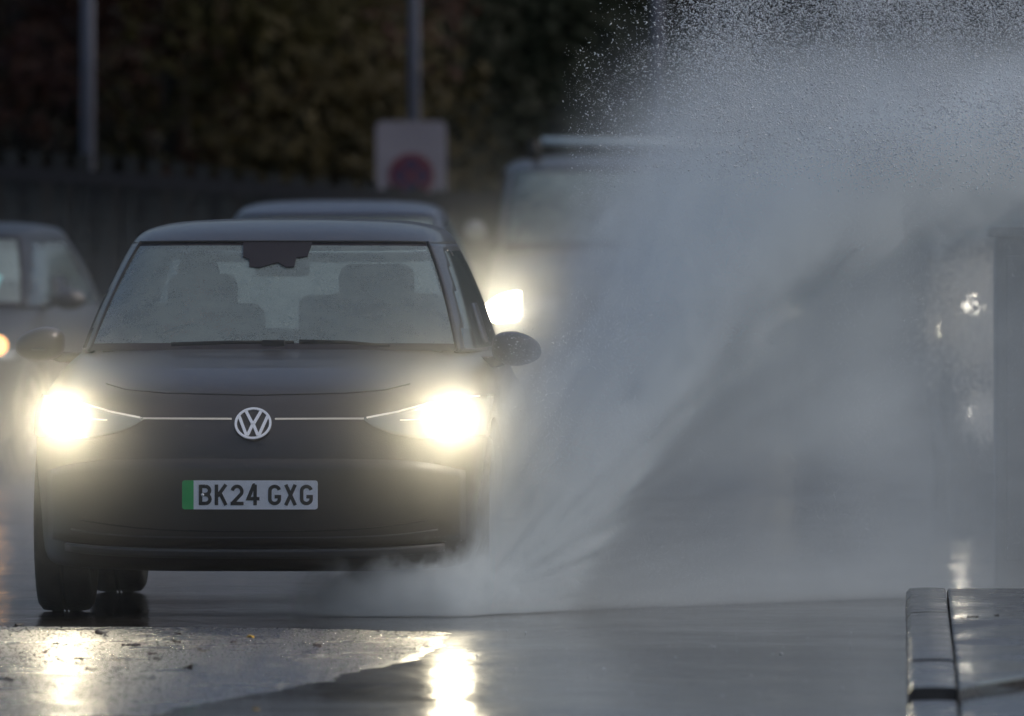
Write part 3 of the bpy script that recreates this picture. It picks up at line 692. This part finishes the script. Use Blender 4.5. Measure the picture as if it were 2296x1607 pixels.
# ------------------------------------------------------------------ fence, posts, sign
M_fence = mat("palisade_steel", (.018, .020, .020), .6, .2, var=.5, vscale=1.2)
M_rail = mat("fence_rail", (.012, .012, .016), .7)
fe = empty("palisade_fence", (-3, 110, 0)); tag(fe, "dark steel palisade fence with pointed pales behind the parked cars", "fence")
def ftop(x):      # top of the pales follows the falling ground
    px = 1148 + x * F / 110; return CAMH - (interp([(-200, 318), (0, 325), (300, 340), (600, 378), (1000, 415), (2400, 450)], px) - HOR) / F * 110
def frail(x):
    px = 1148 + x * F / 110; return CAMH - (interp([(-200, 360), (0, 370), (960, 433), (2400, 480)], px) - HOR) / F * 110
bm = bmesh.new(); x = -5.2; i = 0
while x < 4.6:
    zt = ftop(x); y = 110 - .03; w2 = .048
    v = [(x - w2, y, -.05), (x + w2, y, -.05), (x + w2, y, zt - .09), (x + w2 * 1.3, y, zt - .03), (x + .012, y, zt - .055), (x, y, zt), (x - .012, y, zt - .055), (x - w2 * 1.3, y, zt - .03), (x - w2, y, zt - .09)]
    A = [bm.verts.new(q) for q in v]; B = [bm.verts.new((q[0], q[1] + .012, q[2])) for q in v]; bm.faces.new(A); bm.faces.new(B[::-1])
    for k in range(len(A)): bm.faces.new((A[k], A[k - 1], B[k - 1], B[k]))
    x += .168; i += 1
pal = link("pales", bm, M_fence, fe, False); pal.matrix_parent_inverse = fe.matrix_basis.inverted()
for dz, th in ((0, .10), (-1.05, .08)):
    bm = bmesh.new(); pr = []
    for k in range(30):
        xx = -5.3 + 10 * k / 29; z = frail(xx) + dz - .05
        pr.append([bm.verts.new((xx, 110 + a, z + b)) for a, b in ((-.06, -th / 2), (-.06, th / 2), (.0, th / 2), (.0, -th / 2))])
    grid_faces(bm, pr, True); o = link("rail", bm, M_rail, fe, False); o.matrix_parent_inverse = fe.matrix_basis.inverted()
for k in range(5):
    xx = -5 + 2.3 * k; bm = bmesh.new(); box(bm, (xx, 110.09, frail(xx) / 2), (.1, .1, frail(xx))); o = link("post", bm, M_rail, fe); o.matrix_parent_inverse = fe.matrix_basis.inverted()
# hoarding boards behind the pales
M_hoard = mat("dark_boards", (.016, .016, .015), .8, var=.4, vscale=1.5)
ho = bmesh.new(); g = []
for k in range(60):
    xx = -6 + 13 * k / 59; dy = .03 * (k % 2); g.append([ho.verts.new((xx, 111 + dy, -.07)), ho.verts.new((xx, 111 + dy, frail(xx) - .08)), ho.verts.new((xx, 111.08 + dy, frail(xx) - .08)), ho.verts.new((xx, 111.08 + dy, -.07))])
grid_faces(ho, g); tag(link("hoarding", ho, M_hoard, None, False), "low dark boarded wall standing behind the palisade fence", "wall")

M_post = mat("galvanised_post", (.21, .22, .27), .5, .2, var=.15, vscale=3)
def lamp_post(px, Y, wpx, label):
    p = P(px, HOR, Y); r = wpx / 2 / F * Y
    e = empty("lamp_post", (p.x, Y, -.07)); tag(e, label, "lamp post")
    bm = bmesh.new(); tube(bm, [(0, 0, 0), (0, 0, 1.3)], r * 1.35, 16); link("post_base", bm, M_post, e)
    bm = bmesh.new(); tube(bm, [(0, 0, 1.3), (0, 0, 4), (0, 0, 7.6)], r, 16, .7); link("pole", bm, M_post, e)
    bm = bmesh.new(); tube(bm, [(0, 0, 7.6), (0, -.3, 7.9), (0, -1.1, 8.0)], r * .6, 10); link("arm", bm, M_post, e)
    bm = bmesh.new(); box(bm, (0, -1.4, 8.0), (.28, .7, .12)); link("lamp_head", bm, M_post, e, bevel=.04)
lamp_post(197, 118, 33, "grey lamp post rising behind the fence at the left of the photo")
lamp_post(929, 124, 27, "grey lamp post rising directly above the white no-stopping sign")
lamp_post(1475, 128, 26, "faint lamp post above the van, seen through the top of the spray")
lamp_post(1934, 128, 26, "faint lamp post furthest right, seen through flying droplets")
# sign
sp = P(922, HOR, 121); sg = empty("road_sign", (sp.x, 121, -.07)); tag(sg, "square white no-stopping sign with a red and blue disc behind the fence", "sign")
s_ = F / 121
def zz(py): return CAMH - (py - HOR) / s_ + .07
hw = 79 / s_; bm = bmesh.new(); z0, z1 = zz(470), zz(272); pts = []
r_ = .05
for cx, cz, a0 in ((hw - r_, z1 - r_, 0), (-hw + r_, z1 - r_, 90), (-hw + r_, z0 + r_, 180), (hw - r_, z0 + r_, 270)): pts += [(cx + r_ * math.cos(R(a0 + 15 * k)), cz + r_ * math.sin(R(a0 + 15 * k))) for k in range(7)]
A = [bm.verts.new((a_, -.06, b_)) for a_, b_ in pts]; B = [bm.verts.new((a_, -.04, b_)) for a_, b_ in pts]; bm.faces.new(A); bm.faces.new(B[::-1])
for k in range(len(A)): bm.faces.new((A[k], A[k - 1], B[k - 1], B[k]))
link("sign_panel", bm, mat("sign_white", (.28, .25, .27), .6, var=.1, vscale=3), sg, False)
cz = zz(395)
def disc(name, r0, r1, y, m, par):
    bm = bmesh.new(); lathe(bm, [(r0, 0), (r0, .006), (r1, .006), (r1, 0)], 40, Matrix.Translation((0, y, cz)) @ Matrix.Rotation(R(-90), 4, 'Z')); return link(name, bm, m, par, False)
rd = disc("red_ring", .125, .175, -.062, mat("sign_red", (.15, .018, .035), .5), sg)
disc("blue_disc", .001, .124, -.062, mat("sign_blue", (.028, .02, .08), .5), sg)
bm = bmesh.new(); Mx = Matrix.Translation((0, -.069, cz)); c_ = .09
stroke(bm, [(-c_, -c_), (c_, c_)], .035, .003, Mx); stroke(bm, [(-c_, c_), (c_, -c_)], .035, .004, Mx); link("red_cross", bm, bpy.data.materials["sign_red"], sg, False)
bm = bmesh.new(); tube(bm, [(0, 0, 0), (0, 0, z1 - .05)], .038, 12); link("pole", bm, M_post, sg)

# roadside cabinet at the right edge
cb_ = empty("roadside_cabinet", (2.29, 64.0, 0)); tag(cb_, "grey roadside cabinet at the right edge, dimly seen through the spray", "cabinet")
M_cab = mat("cabinet_grey", (.12, .14, .17), .6)
bm = bmesh.new(); box(bm, (0, .2, .72), (.62, .4, 1.44)); link("housing", bm, M_cab, cb_, bevel=.015)
bm = bmesh.new(); box(bm, (0, -.012, .74), (.54, .02, 1.25)); dd = link("door", bm, M_cab, cb_, bevel=.006)
bm = bmesh.new(); box(bm, (.2, -.035, .8), (.03, .025, .12)); link("handle", bm, M_black, dd, bevel=.004)
bm = bmesh.new(); box(bm, (0, .2, 1.46), (.68, .46, .04)); link("lid", bm, M_cab, cb_, bevel=.01)

# tall van further back at the right, its lamps glint through the spray
v2, snv2, pav2, _, _, _ = make_hatch("tall dark van at the right edge whose lamps sparkle through the spray", "van", (3.02, 74, 0), 0, M_paint_blue, spec=VAN, sz=1.12)
v2.name = "van"
for s in (-1, 1):
    h2 = pav2("headlight", [s * (.52 + .38 * i / 14) for i in range(15)], lambda x: .84, lambda x: 1.0, .006, M_lampin)
    p, _ = snv2(s * .80, .945, .04); bm = bmesh.new(); bmesh.ops.create_uvsphere(bm, u_segments=18, v_segments=12, radius=.05); bmesh.ops.scale(bm, vec=(1, .4, .9), verts=bm.verts); bmesh.ops.translate(bm, vec=p, verts=bm.verts)
    link("projector", bm, emat("van_lamp", (1, .92, .76), 30), h2)
    p, _ = snv2(s * .80, .51, .03); bm = bmesh.new(); bmesh.ops.create_uvsphere(bm, u_segments=14, v_segments=10, radius=.032); bmesh.ops.translate(bm, vec=p, verts=bm.verts)
    if s < 0:
        for zl, el in ((.945, 26), (.51, 5)):
            pl, _ = snv2(s * .80, zl, .10); ld = bpy.data.lights.new("lamp_beam", 'SPOT'); ld.energy = el; ld.color = (1, .92, .74); ld.spot_size = R(50); ld.shadow_soft_size = .03; ld.spot_blend = 1
            lo = bpy.data.objects.new("lamp_beam", ld); col.objects.link(lo); lo.parent = v2; lo.location = pl; lo.rotation_euler = (R(-88), 0, 0)
    link("fog_lamp", bm, emat("fog_glow", (1, .95, .85), 5), v2)
    bm = bmesh.new(); bmesh.ops.create_uvsphere(bm, u_segments=18, v_segments=12, radius=1)
    bmesh.ops.scale(bm, vec=(.075, .08, .11), verts=bm.verts); bmesh.ops.translate(bm, vec=(s * 1.05, 1.35, 1.33), verts=bm.verts); wm = link("door_mirror", bm, M_gloss, v2)
    bm = bmesh.new(); tube(bm, [(s * .90, 1.4, 1.2), (s * 1.04, 1.36, 1.28)], .025, 6); link("mirror_arm", bm, M_black, wm)

# ------------------------------------------------------------------ trees and the added sky blocker behind them
bm = bmesh.new(); g = []
for j in range(12):
    y = 172 + j * 4; g.append([bm.verts.new((-90 + 6 * i, y, -.07 + (13 + 2 * nz(i * .6, j * .5)) * (1 - math.exp(-((j) / 3.2) ** 1.2)) if j else -.07)) for i in range(31)])
grid_faces(bm, g); tag(link("sky_blocker", bm, mat("blocker_dark", (.012, .012, .008), .9, var=.4, vscale=.3)), kind="structure")  # dark slope added as a backdrop to block the sky behind the trees
def leafmat(name, c):
    m = bpy.data.materials.new(name); m.use_nodes = True; nt = m.node_tree; b = nt.nodes['Principled BSDF']; b.inputs['Roughness'].default_value = .7; b.inputs['Specular IOR Level'].default_value = .2
    g_ = nt.nodes.new('ShaderNodeNewGeometry'); mr = nt.nodes.new('ShaderNodeMapRange'); mr.inputs[3].default_value = .85; mr.inputs[4].default_value = 1.12
    nt.links.new(g_.outputs['Random Per Island'], mr.inputs[0]); sc_ = nt.nodes.new('ShaderNodeVectorMath'); sc_.operation = 'SCALE'; sc_.inputs[0].default_value = c; nt.links.new(mr.outputs[0], sc_.inputs['Scale']); nt.links.new(sc_.outputs[0], b.inputs['Base Color']); return m
M_bark = mat("bark", (.03, .024, .018), .9, var=.3, vscale=3, bump=.5, bscale=10)
def tree(label, px, Y, H, rw, c, z0=.4, n_=14000, seed=1, name="tree", trunkless=False):
    r_ = random.Random(seed); e = empty(name, ((px - 1148) / F * Y, Y, -.07)); tag(e, label, "tree")
    bm = bmesh.new(); tube(bm, [(0, 0, 0), (.05, 0, H * .35), (-.05, .1, H * .7)], .17, 10, .4)
    limbs = []
    for k in range(8):
        a = r_.uniform(0, 6.28); z = H * r_.uniform(.12, .6); q = (rw * .7 * math.cos(a), rw * .7 * math.sin(a), z + H * .2); tube(bm, [(0, 0, z), (q[0] * .5, q[1] * .5, z + H * .12), q], .06, 6, .3)
    link("trunk", bm, M_bark, e)
    # clumps
    cl = [(r_.gauss(0, .48) * rw, r_.gauss(0, .42) * rw, z0 + (H - z0) * r_.random() ** .9, r_.uniform(.35, .95)) for _ in range(60)]
    bm = bmesh.new()
    for k in range(n_):
        cx, cy_, cz_, cr = cl[r_.randrange(60)]
        d = Vector((r_.gauss(0, 1), r_.gauss(0, 1), r_.gauss(0, .8))).normalized() * cr * r_.random() ** .45
        p = Vector((cx, cy_, cz_)) + d
        if p.z < z0 * .5: continue
        u = Vector((r_.gauss(0, 1), r_.gauss(0, 1), r_.gauss(0, 1))).normalized(); w_ = u.orthogonal().normalized(); s = r_.uniform(.04, .09)
        bm.faces.new([bm.verts.new(p + u * s), bm.verts.new(p + w_ * s * .6), bm.verts.new(p - u * s), bm.verts.new(p - w_ * s * .6)])
    link("crown", bm, leafmat("leaves_" + str(seed), c), e, False)
tree("tree with dark rusty red autumn leaves right of the left lamp post", 385, 140, 8, 2.0, (.030, .010, .006), seed=3)
tree("tall olive yellow tree in the middle of the dark background", 620, 138, 10, 1.15, (.026, .023, .003), seed=4)
tree("low olive yellow bush beside the tall yellow tree, left of the sign", 770, 136, 2.6, .8, (.026, .020, .003), z0=.2, n_=8000, seed=5, name="bush")
tree("dark green tree between the yellow tree and the second lamp post", 860, 146, 9, 1.5, (.006, .010, .004), seed=6)
tree("almost black tree behind the fence at the far left", 60, 145, 9, 1.7, (.008, .008, .006), seed=7)
tree("dark green tree right of the second lamp post", 1130, 148, 9, 1.7, (.010, .018, .010), seed=8)
tree("tree with brown orange leaves above the van", 1290, 150, 9, 1.3, (.020, .011, .005), z0=1.5, seed=9)
tree("dark tree seen through the droplets between the faint lamp posts", 1700, 150, 9, 2.2, (.010, .012, .012), seed=10)
tree("dark tree at the top right behind the flying droplets", 2180, 150, 9, 1.8, (.010, .012, .014), seed=11)
bm = bmesh.new(); r_ = random.Random(5)
for k in range(26000):
    p = Vector((r_.uniform(-40, 40), r_.uniform(160, 172), 12 * r_.random() ** .8)); u = Vector((r_.gauss(0, 1), r_.gauss(0, 1), r_.gauss(0, 1))).normalized(); w_ = u.orthogonal().normalized(); s = r_.uniform(.3, .6)
    bm.faces.new([bm.verts.new(p + u * s), bm.verts.new(p + w_ * s * .6), bm.verts.new(p - u * s), bm.verts.new(p - w_ * s * .6)])
tag(link("far_woodland", bm, leafmat("far_leaves", (.012, .013, .009)), None, False), "dark wood of leafy trees behind everything", "woodland", kind="stuff")

# ------------------------------------------------------------------ spray, mist, haze
def volmat(name, dens_fn, colr, g, step):
    m = bpy.data.materials.new(name); m.use_nodes = True; nt = m.node_tree; nt.nodes.remove(nt.nodes['Principled BSDF'])
    pv = nt.nodes.new('ShaderNodeVolumePrincipled'); pv.inputs['Color'].default_value = (*colr, 1); pv.inputs['Anisotropy'].default_value = g
    nt.links.new(pv.outputs[0], nt.nodes['Material Output'].inputs['Volume'])
    if callable(dens_fn):
        tc = nt.nodes.new('ShaderNodeTexCoord'); sp_ = nt.nodes.new('ShaderNodeSeparateXYZ'); nt.links.new(tc.outputs['Object'], sp_.inputs[0])
        def nzn(scale, xyz, det=3, rough=.55):
            mp2 = nt.nodes.new('ShaderNodeMapping'); mp2.inputs['Scale'].default_value = xyz; nt.links.new(tc.outputs['Object'], mp2.inputs[0])
            n = nt.nodes.new('ShaderNodeTexNoise'); n.inputs['Scale'].default_value = scale; n.inputs['Detail'].default_value = det; n.inputs['Roughness'].default_value = rough; nt.links.new(mp2.outputs[0], n.inputs['Vector']); return N(nt, n.outputs[0])
        d = dens_fn(N(nt, sp_.outputs[0]), N(nt, sp_.outputs[1]), N(nt, sp_.outputs[2]), nzn)
        nt.links.new(d.k, pv.inputs['Density'])
    else: pv.inputs['Density'].default_value = dens_fn
    m.cycles.volume_step_rate = step; m.cycles.homogeneous_volume = not callable(dens_fn)
    return m
def volbox(name, lo_, hi_, m, label, cat):
    bm = bmesh.new(); box(bm, [(a + b) / 2 for a, b in zip(lo_, hi_)], [b - a for a, b in zip(lo_, hi_)]); o = link(name, bm, m, None, False)
    return tag(o, label, cat, kind="stuff")

def spray_d(X, Y, Z, nzn):
    nt = X.nt
    ang = (Z - .02).op('ARCTAN2', X + .22); rad = ((X + .22) * (X + .22) + Z * Z).op('SQRT')
    cb3 = nt.nodes.new('ShaderNodeCombineXYZ')
    nt.links.new((ang * 8.0).k, cb3.inputs[0]); nt.links.new((rad * 1.3).k, cb3.inputs[1]); nt.links.new((Y * .7).k, cb3.inputs[2])
    sn_ = nt.nodes.new('ShaderNodeTexNoise'); sn_.inputs['Scale'].default_value = 1.6; sn_.inputs['Detail'].default_value = 3; sn_.inputs['Roughness'].default_value = .6
    nt.links.new(cb3.outputs[0], sn_.inputs['Vector']); st = N(nt, sn_.outputs[0])          # streaks fanning out from the wheel
    n1 = nzn(1.7, (1, .7, 1), 3); n2 = nzn(11, (1, .6, 1), 2, .65)
    Xw = X + (n1 - .5) * .20 + (n2 - .5) * .16; Zw = Z + (n1 - .5) * -.22 + (n2 - .5) * .17
    zr = 1 - ((Xw - .02).max(0).op('POWER', 1.3) * -1.22).exp()
    h = Zw - zr * 1.72 + (st - .5) * .30
    above = (h.max(0) * -1.1).exp() * (Zw + (st - .5) * .5).ss(2.42, 1.62)
    low = h.ss(-.16, .10)
    side = Xw - (Zw - .9).max(0) * .32                     # receding left edge high up
    lf = side.ss(-.23, -.10 + Z.ss(.65, 1.15) * .62)
    band = ((h - .12) * (h - .12) * -26).exp() * 5.0 * lf
    ridge = above * low * lf * 4.0 + band
    under = (1 - low) * Xw.ss(-.15, .2) * (.40 + Xw.ss(1.1, 1.7) * .35 + Z.ss(.42, .72) * Xw.ss(.2, .6) * Xw.ss(1.75, 1.35) * 1.0)
    base = (Zw.max(0) * -7).exp() * Xw.ss(-.35, .1) * 1.8 * Xw.ss(2.6, .6)
    Yf = 60.14 + (X + .1).max(0) * 1.30
    yy = Y - Yf
    prof = yy.ss(0, .2) * yy.ss(2.1, 1.1)
    edge = Z.ss(2.98, 2.7) * X.ss(3.9, 3.3) * X.ss(-.42, -.25)
    tex = (st - .5) * 2.1 + 1; tex = tex.max(.15) * (1 + (n2 - .5) * 1.6)
    d = (ridge * tex + (under + base) * (tex * .45 + .55)) * prof * edge
    # splash thrown forward under the front corner of the car
    rx = (X + .28).op('ABSOLUTE'); sp1 = rx.ss(.62, .05) * (Zw + rx * .18 + (n2 - .5) * .25).ss(.26, .14) * (Y - 59.75).ss(0, .3) * (Y - 60.9).ss(.4, 0) * 6.0 * (n2 * 2.0)
    return (d + sp1).max(0)
sb = bmesh.new()
pl_ = [(-1.0, 59.72), (-.2, 59.72), (-.1, 60.10), (4.0, 65.4), (4.0, 67.6), (-.1, 62.5), (-1.0, 62.0)]
A = [sb.verts.new((x, y, .004)) for x, y in pl_]; B = [sb.verts.new((x, y, 3.0)) for x, y in pl_]; sb.faces.new(A[::-1]); sb.faces.new(B)
for i in range(len(A)): sb.faces.new((A[i - 1], A[i], B[i], B[i - 1]))
tag(link("water_spray", sb, volmat("spray", spray_d, (.88, .955, 1.0), .15, .5), None, False), "great fan of white water spray thrown up by the dark hatchback's wheel", "spray", kind="stuff")

# mist added round the nose, densest at each lamp to imitate headlight bloom
LX = [cmat @ Vector((s * .745, .06, .757)) for s in (-1, 1)]
def mist_d(X, Y, Z, nzn):
    tot = None
    for L in LX:
        dx = X - L.x; dy = Y - (L.y - .35); dz = Z - L.z
        r2 = dx * dx + dy * dy * .6 + dz * dz
        t = (r2 * -11).exp() * .012 + (r2 * -1.8).exp() * .12
        tot = t if tot is None else tot + t
    n = nzn(7, (1, 1, 1), 2)
    e = X.ss(-2.9, -2.5) * X.ss(.95, .55) * Z.ss(1.75, 1.4) * Y.ss(58.2, 58.6)
    return tot * e * (.7 + n * .6)
volbox("glow_mist", (-2.95, 58.1, .01), (1.0, 60.16, 1.8), volmat("mist", mist_d, (1, 1, .97), .72, .5),
       "thin mist added round the two headlights of the dark hatchback to make their glow", "mist")
def mist2_d(X, Y, Z, nzn):  # added mist, dense only at the lamp, to give the van headlight its glow
    c = P(1130, 690, 105.0); dx = X - c.x; dy = Y - c.y; dz = Z - c.z
    c2_ = P(6, 782, 87.6); ex = X - c2_.x; ey = Y - c2_.y
    r2 = dx * dx + dy * dy * .6 + dz * dz
    return (r2 * -5).exp() * .30 + (r2 * -1.5).exp() * .08
volbox("glow_mist", (-1.6, 103.4, .05), (1.5, 106.0, 2.2), volmat("mist_van", mist2_d, (1, 1, .95), .72, .6),
       "mist added in front of the headlight of the van with the roof bar to make its glow", "mist")
def mist3_d(X, Y, Z, nzn):  # added pockets of mist that give the two lamps a speckled halo
    dx = X - 2.21; dz = Z - 1.05; r2 = dx * dx + dz * dz * .55; dz2 = Z - .57; q2 = dx * dx + dz2 * dz2
    n = nzn(22, (1, 1, 1), 3, .7)
    return ((r2 * -60).exp() * .6 + (q2 * -160).exp() * .8) * (n - .40).max(0) * 9 * Y.ss(73.85, 73.3)
volbox("glow_mist", (1.5, 72.0, .05), (2.75, 73.9, 1.8), volmat("mist_lamp", mist3_d, (1, 1, .97), .72, .5),
       "speckled mist added to make a glow in front of the lamps of the tall van at the right edge", "mist")
# soft spray behind the car, over the flooded road
def back_d(X, Y, Z, nzn):
    n1 = nzn(1.2, (1, .5, 1), 3)
    return (Z.ss(1.25, .1) * .16 + (Z * -3).exp() * .25) * (.3 + n1 * 1.3) * X.ss(-5.6, -4.4) * (X.ss(2.6, 1.5) * .05 + X.ss(-.6, -1.8) * .06)  * Y.ss(64.6, 67) * Y.ss(84, 78)
volbox("road_spray", (-5.7, 64.5, .01), (2.7, 84.2, 1.3), volmat("back_spray", back_d, (.94, .96, 1), .3, .6),
       "low pale spray drifting over the wet road behind the dark hatchback", "spray")

# flying drops
def drops(name, n_, fn, m, label, seed, size=(.0008, .0036), kind="stuff"):
    r_ = random.Random(seed); vs = []; fs = []
    while n_ > 0:
        p = fn(r_)
        if p is None: continue
        n_ -= 1
        s = size[0] + (size[1] - size[0]) * r_.random() ** 5; d = Vector((r_.gauss(.6, .5), r_.gauss(0, .3), r_.gauss(-.1, .5))).normalized(); a = d.orthogonal().normalized(); b = d.cross(a); L_ = s * r_.uniform(1.2, 2.6)
        i = len(vs); vs += [p + d * L_, p + a * s, p + (b * .87 - a * .5) * s, p - (b * .87 + a * .5) * s, p - d * L_]
        fs += [(i, i + 1, i + 2), (i, i + 2, i + 3), (i, i + 3, i + 1), (i + 4, i + 2, i + 1), (i + 4, i + 3, i + 2), (i + 4, i + 1, i + 3)]
    me = bpy.data.meshes.new(name); me.from_pydata(vs, [], fs); me.materials.append(m)
    for p_ in me.polygons: p_.use_smooth = True
    o = bpy.data.objects.new(name, me); col.objects.link(o); return tag(o, label, "droplets", kind=kind)
M_drop = mat("water_drop", (.8, .86, .92), .2)
def top_fn(r_):
    X = r_.uniform(-.1, 2.3); Z = r_.uniform(1.0, 2.75)
    zr = 1.62 * (1 - math.exp(-max(0, X + .17) / .5)); h = Z - zr
    lim = .55 + .9 * max(0, X) + .15 * nz(X * 2, Z * 2)
    pr = max(0, min(1, (Z - 1.62 - .12 * nz(X * 2.5, Z * 2.5, 4)) / .35)) * max(0, min(1, (X - .25 * max(0, Z - .9) + .1) / .5))
    pr *= .05 + .95 * min(1, max(0, (X - .1 - .25 * max(0, Z - 1.6)) / 1.0)); pr *= .55 + .9 * nz(X * 3, Z * 3, 2) + .3
    if r_.random() > pr: return None
    return Vector((X, r_.uniform(59.9, 62.3) + .5 * max(0, X), Z))
drops("spray_droplets", 230000, top_fn, M_drop, "countless flying drops along the upper edge of the spray", 11)
def plume_fn(r_):
    X = r_.uniform(-.05, 2.2); Z = r_.uniform(.15, 2.2)
    zr = 1.72 * (1 - math.exp(-1.22 * max(0, X - .02) ** 1.3)); h = Z - zr
    pr = (1 if h > -.05 else .22) * max(0, min(1, (X + .05 - .4 * max(0, min(1, (Z - .65) / .5)) * .6) / .35)) * (.45 + nz(X * 4, Z * 4, 7))
    if r_.random() > pr: return None
    return Vector((X, 60.14 + 1.30 * (X + .1) + r_.gauss(.12, .12), Z))
drops("plume_droplets", 90000, plume_fn, M_drop, "fine drops glittering all over the face of the water plume", 15, (.0007, .0017))
def rain_fn(r_):
    p = P(r_.uniform(1050, 1950), 0, 1); Y = r_.uniform(50, 58); return Vector((p.x * Y, Y, r_.uniform(.004, .02)))
drops("bouncing_droplets", 90, rain_fn, M_drop, "scattered drops bouncing off the smooth flood water in front of the plume", 16, (.002, .004))
def base_fn(r_):
    a = r_.random() ** .7; X = -.55 + 1.5 * a + r_.gauss(0, .12); Z = abs(r_.gauss(0, .10 + .10 * a)) + .005
    if X < -.30 and Z > .16: return None
    return Vector((X, r_.uniform(59.7, 60.5) + .9 * max(0, X), Z))
drops("splash_droplets", 12000, base_fn, M_drop, "splash of drops bursting from under the front corner of the dark hatchback", 12, (.0006, .0015))
def mir_fn(r_):
    X = r_.gauss(.07, .09); Z = r_.gauss(.93, .12)
    if X < -.1: return None
    return Vector((X, r_.uniform(59.8, 61), Z))
drops("mirror_droplets", 600, mir_fn, M_drop, "drops flying past the door mirror beside the spray", 13, (.001, .0026))
M_clear = bpy.data.materials.new("lit_drop"); M_clear.use_nodes = True
_n = M_clear.node_tree.nodes; _n.remove(_n['Principled BSDF']); _t = _n.new('ShaderNodeBsdfTranslucent'); _t.inputs[0].default_value = (.95, .93, .88, 1)
_g = _n.new('ShaderNodeBsdfGlossy'); _g.inputs['Roughness'].default_value = .15; _m = _n.new('ShaderNodeMixShader'); _m.inputs[0].default_value = .12
for _a, _b in ((_t.outputs[0], _m.inputs[1]), (_g.outputs[0], _m.inputs[2]), (_m.outputs[0], _n['Material Output'].inputs[0])): M_clear.node_tree.links.new(_a, _b)

def gl_fn(r_):
    c = Vector((2.21, 73.85, 1.06)); k = r_.random()
    if k < .8: q = Vector((r_.gauss(-.02, .12), 0, r_.gauss(-.02, .17))); c0 = c
    else: q = Vector((r_.gauss(0, .05), 0, r_.gauss(0, .06))); c0 = Vector((2.22, 73.9, .57))
    return c0 + q + Vector((0, -r_.uniform(.12, .7), 0))
drops("glinting_droplets", 14000, gl_fn, M_clear, "glittering drops in front of the lamps of the tall van at the right", 14, (.0025, .0055))
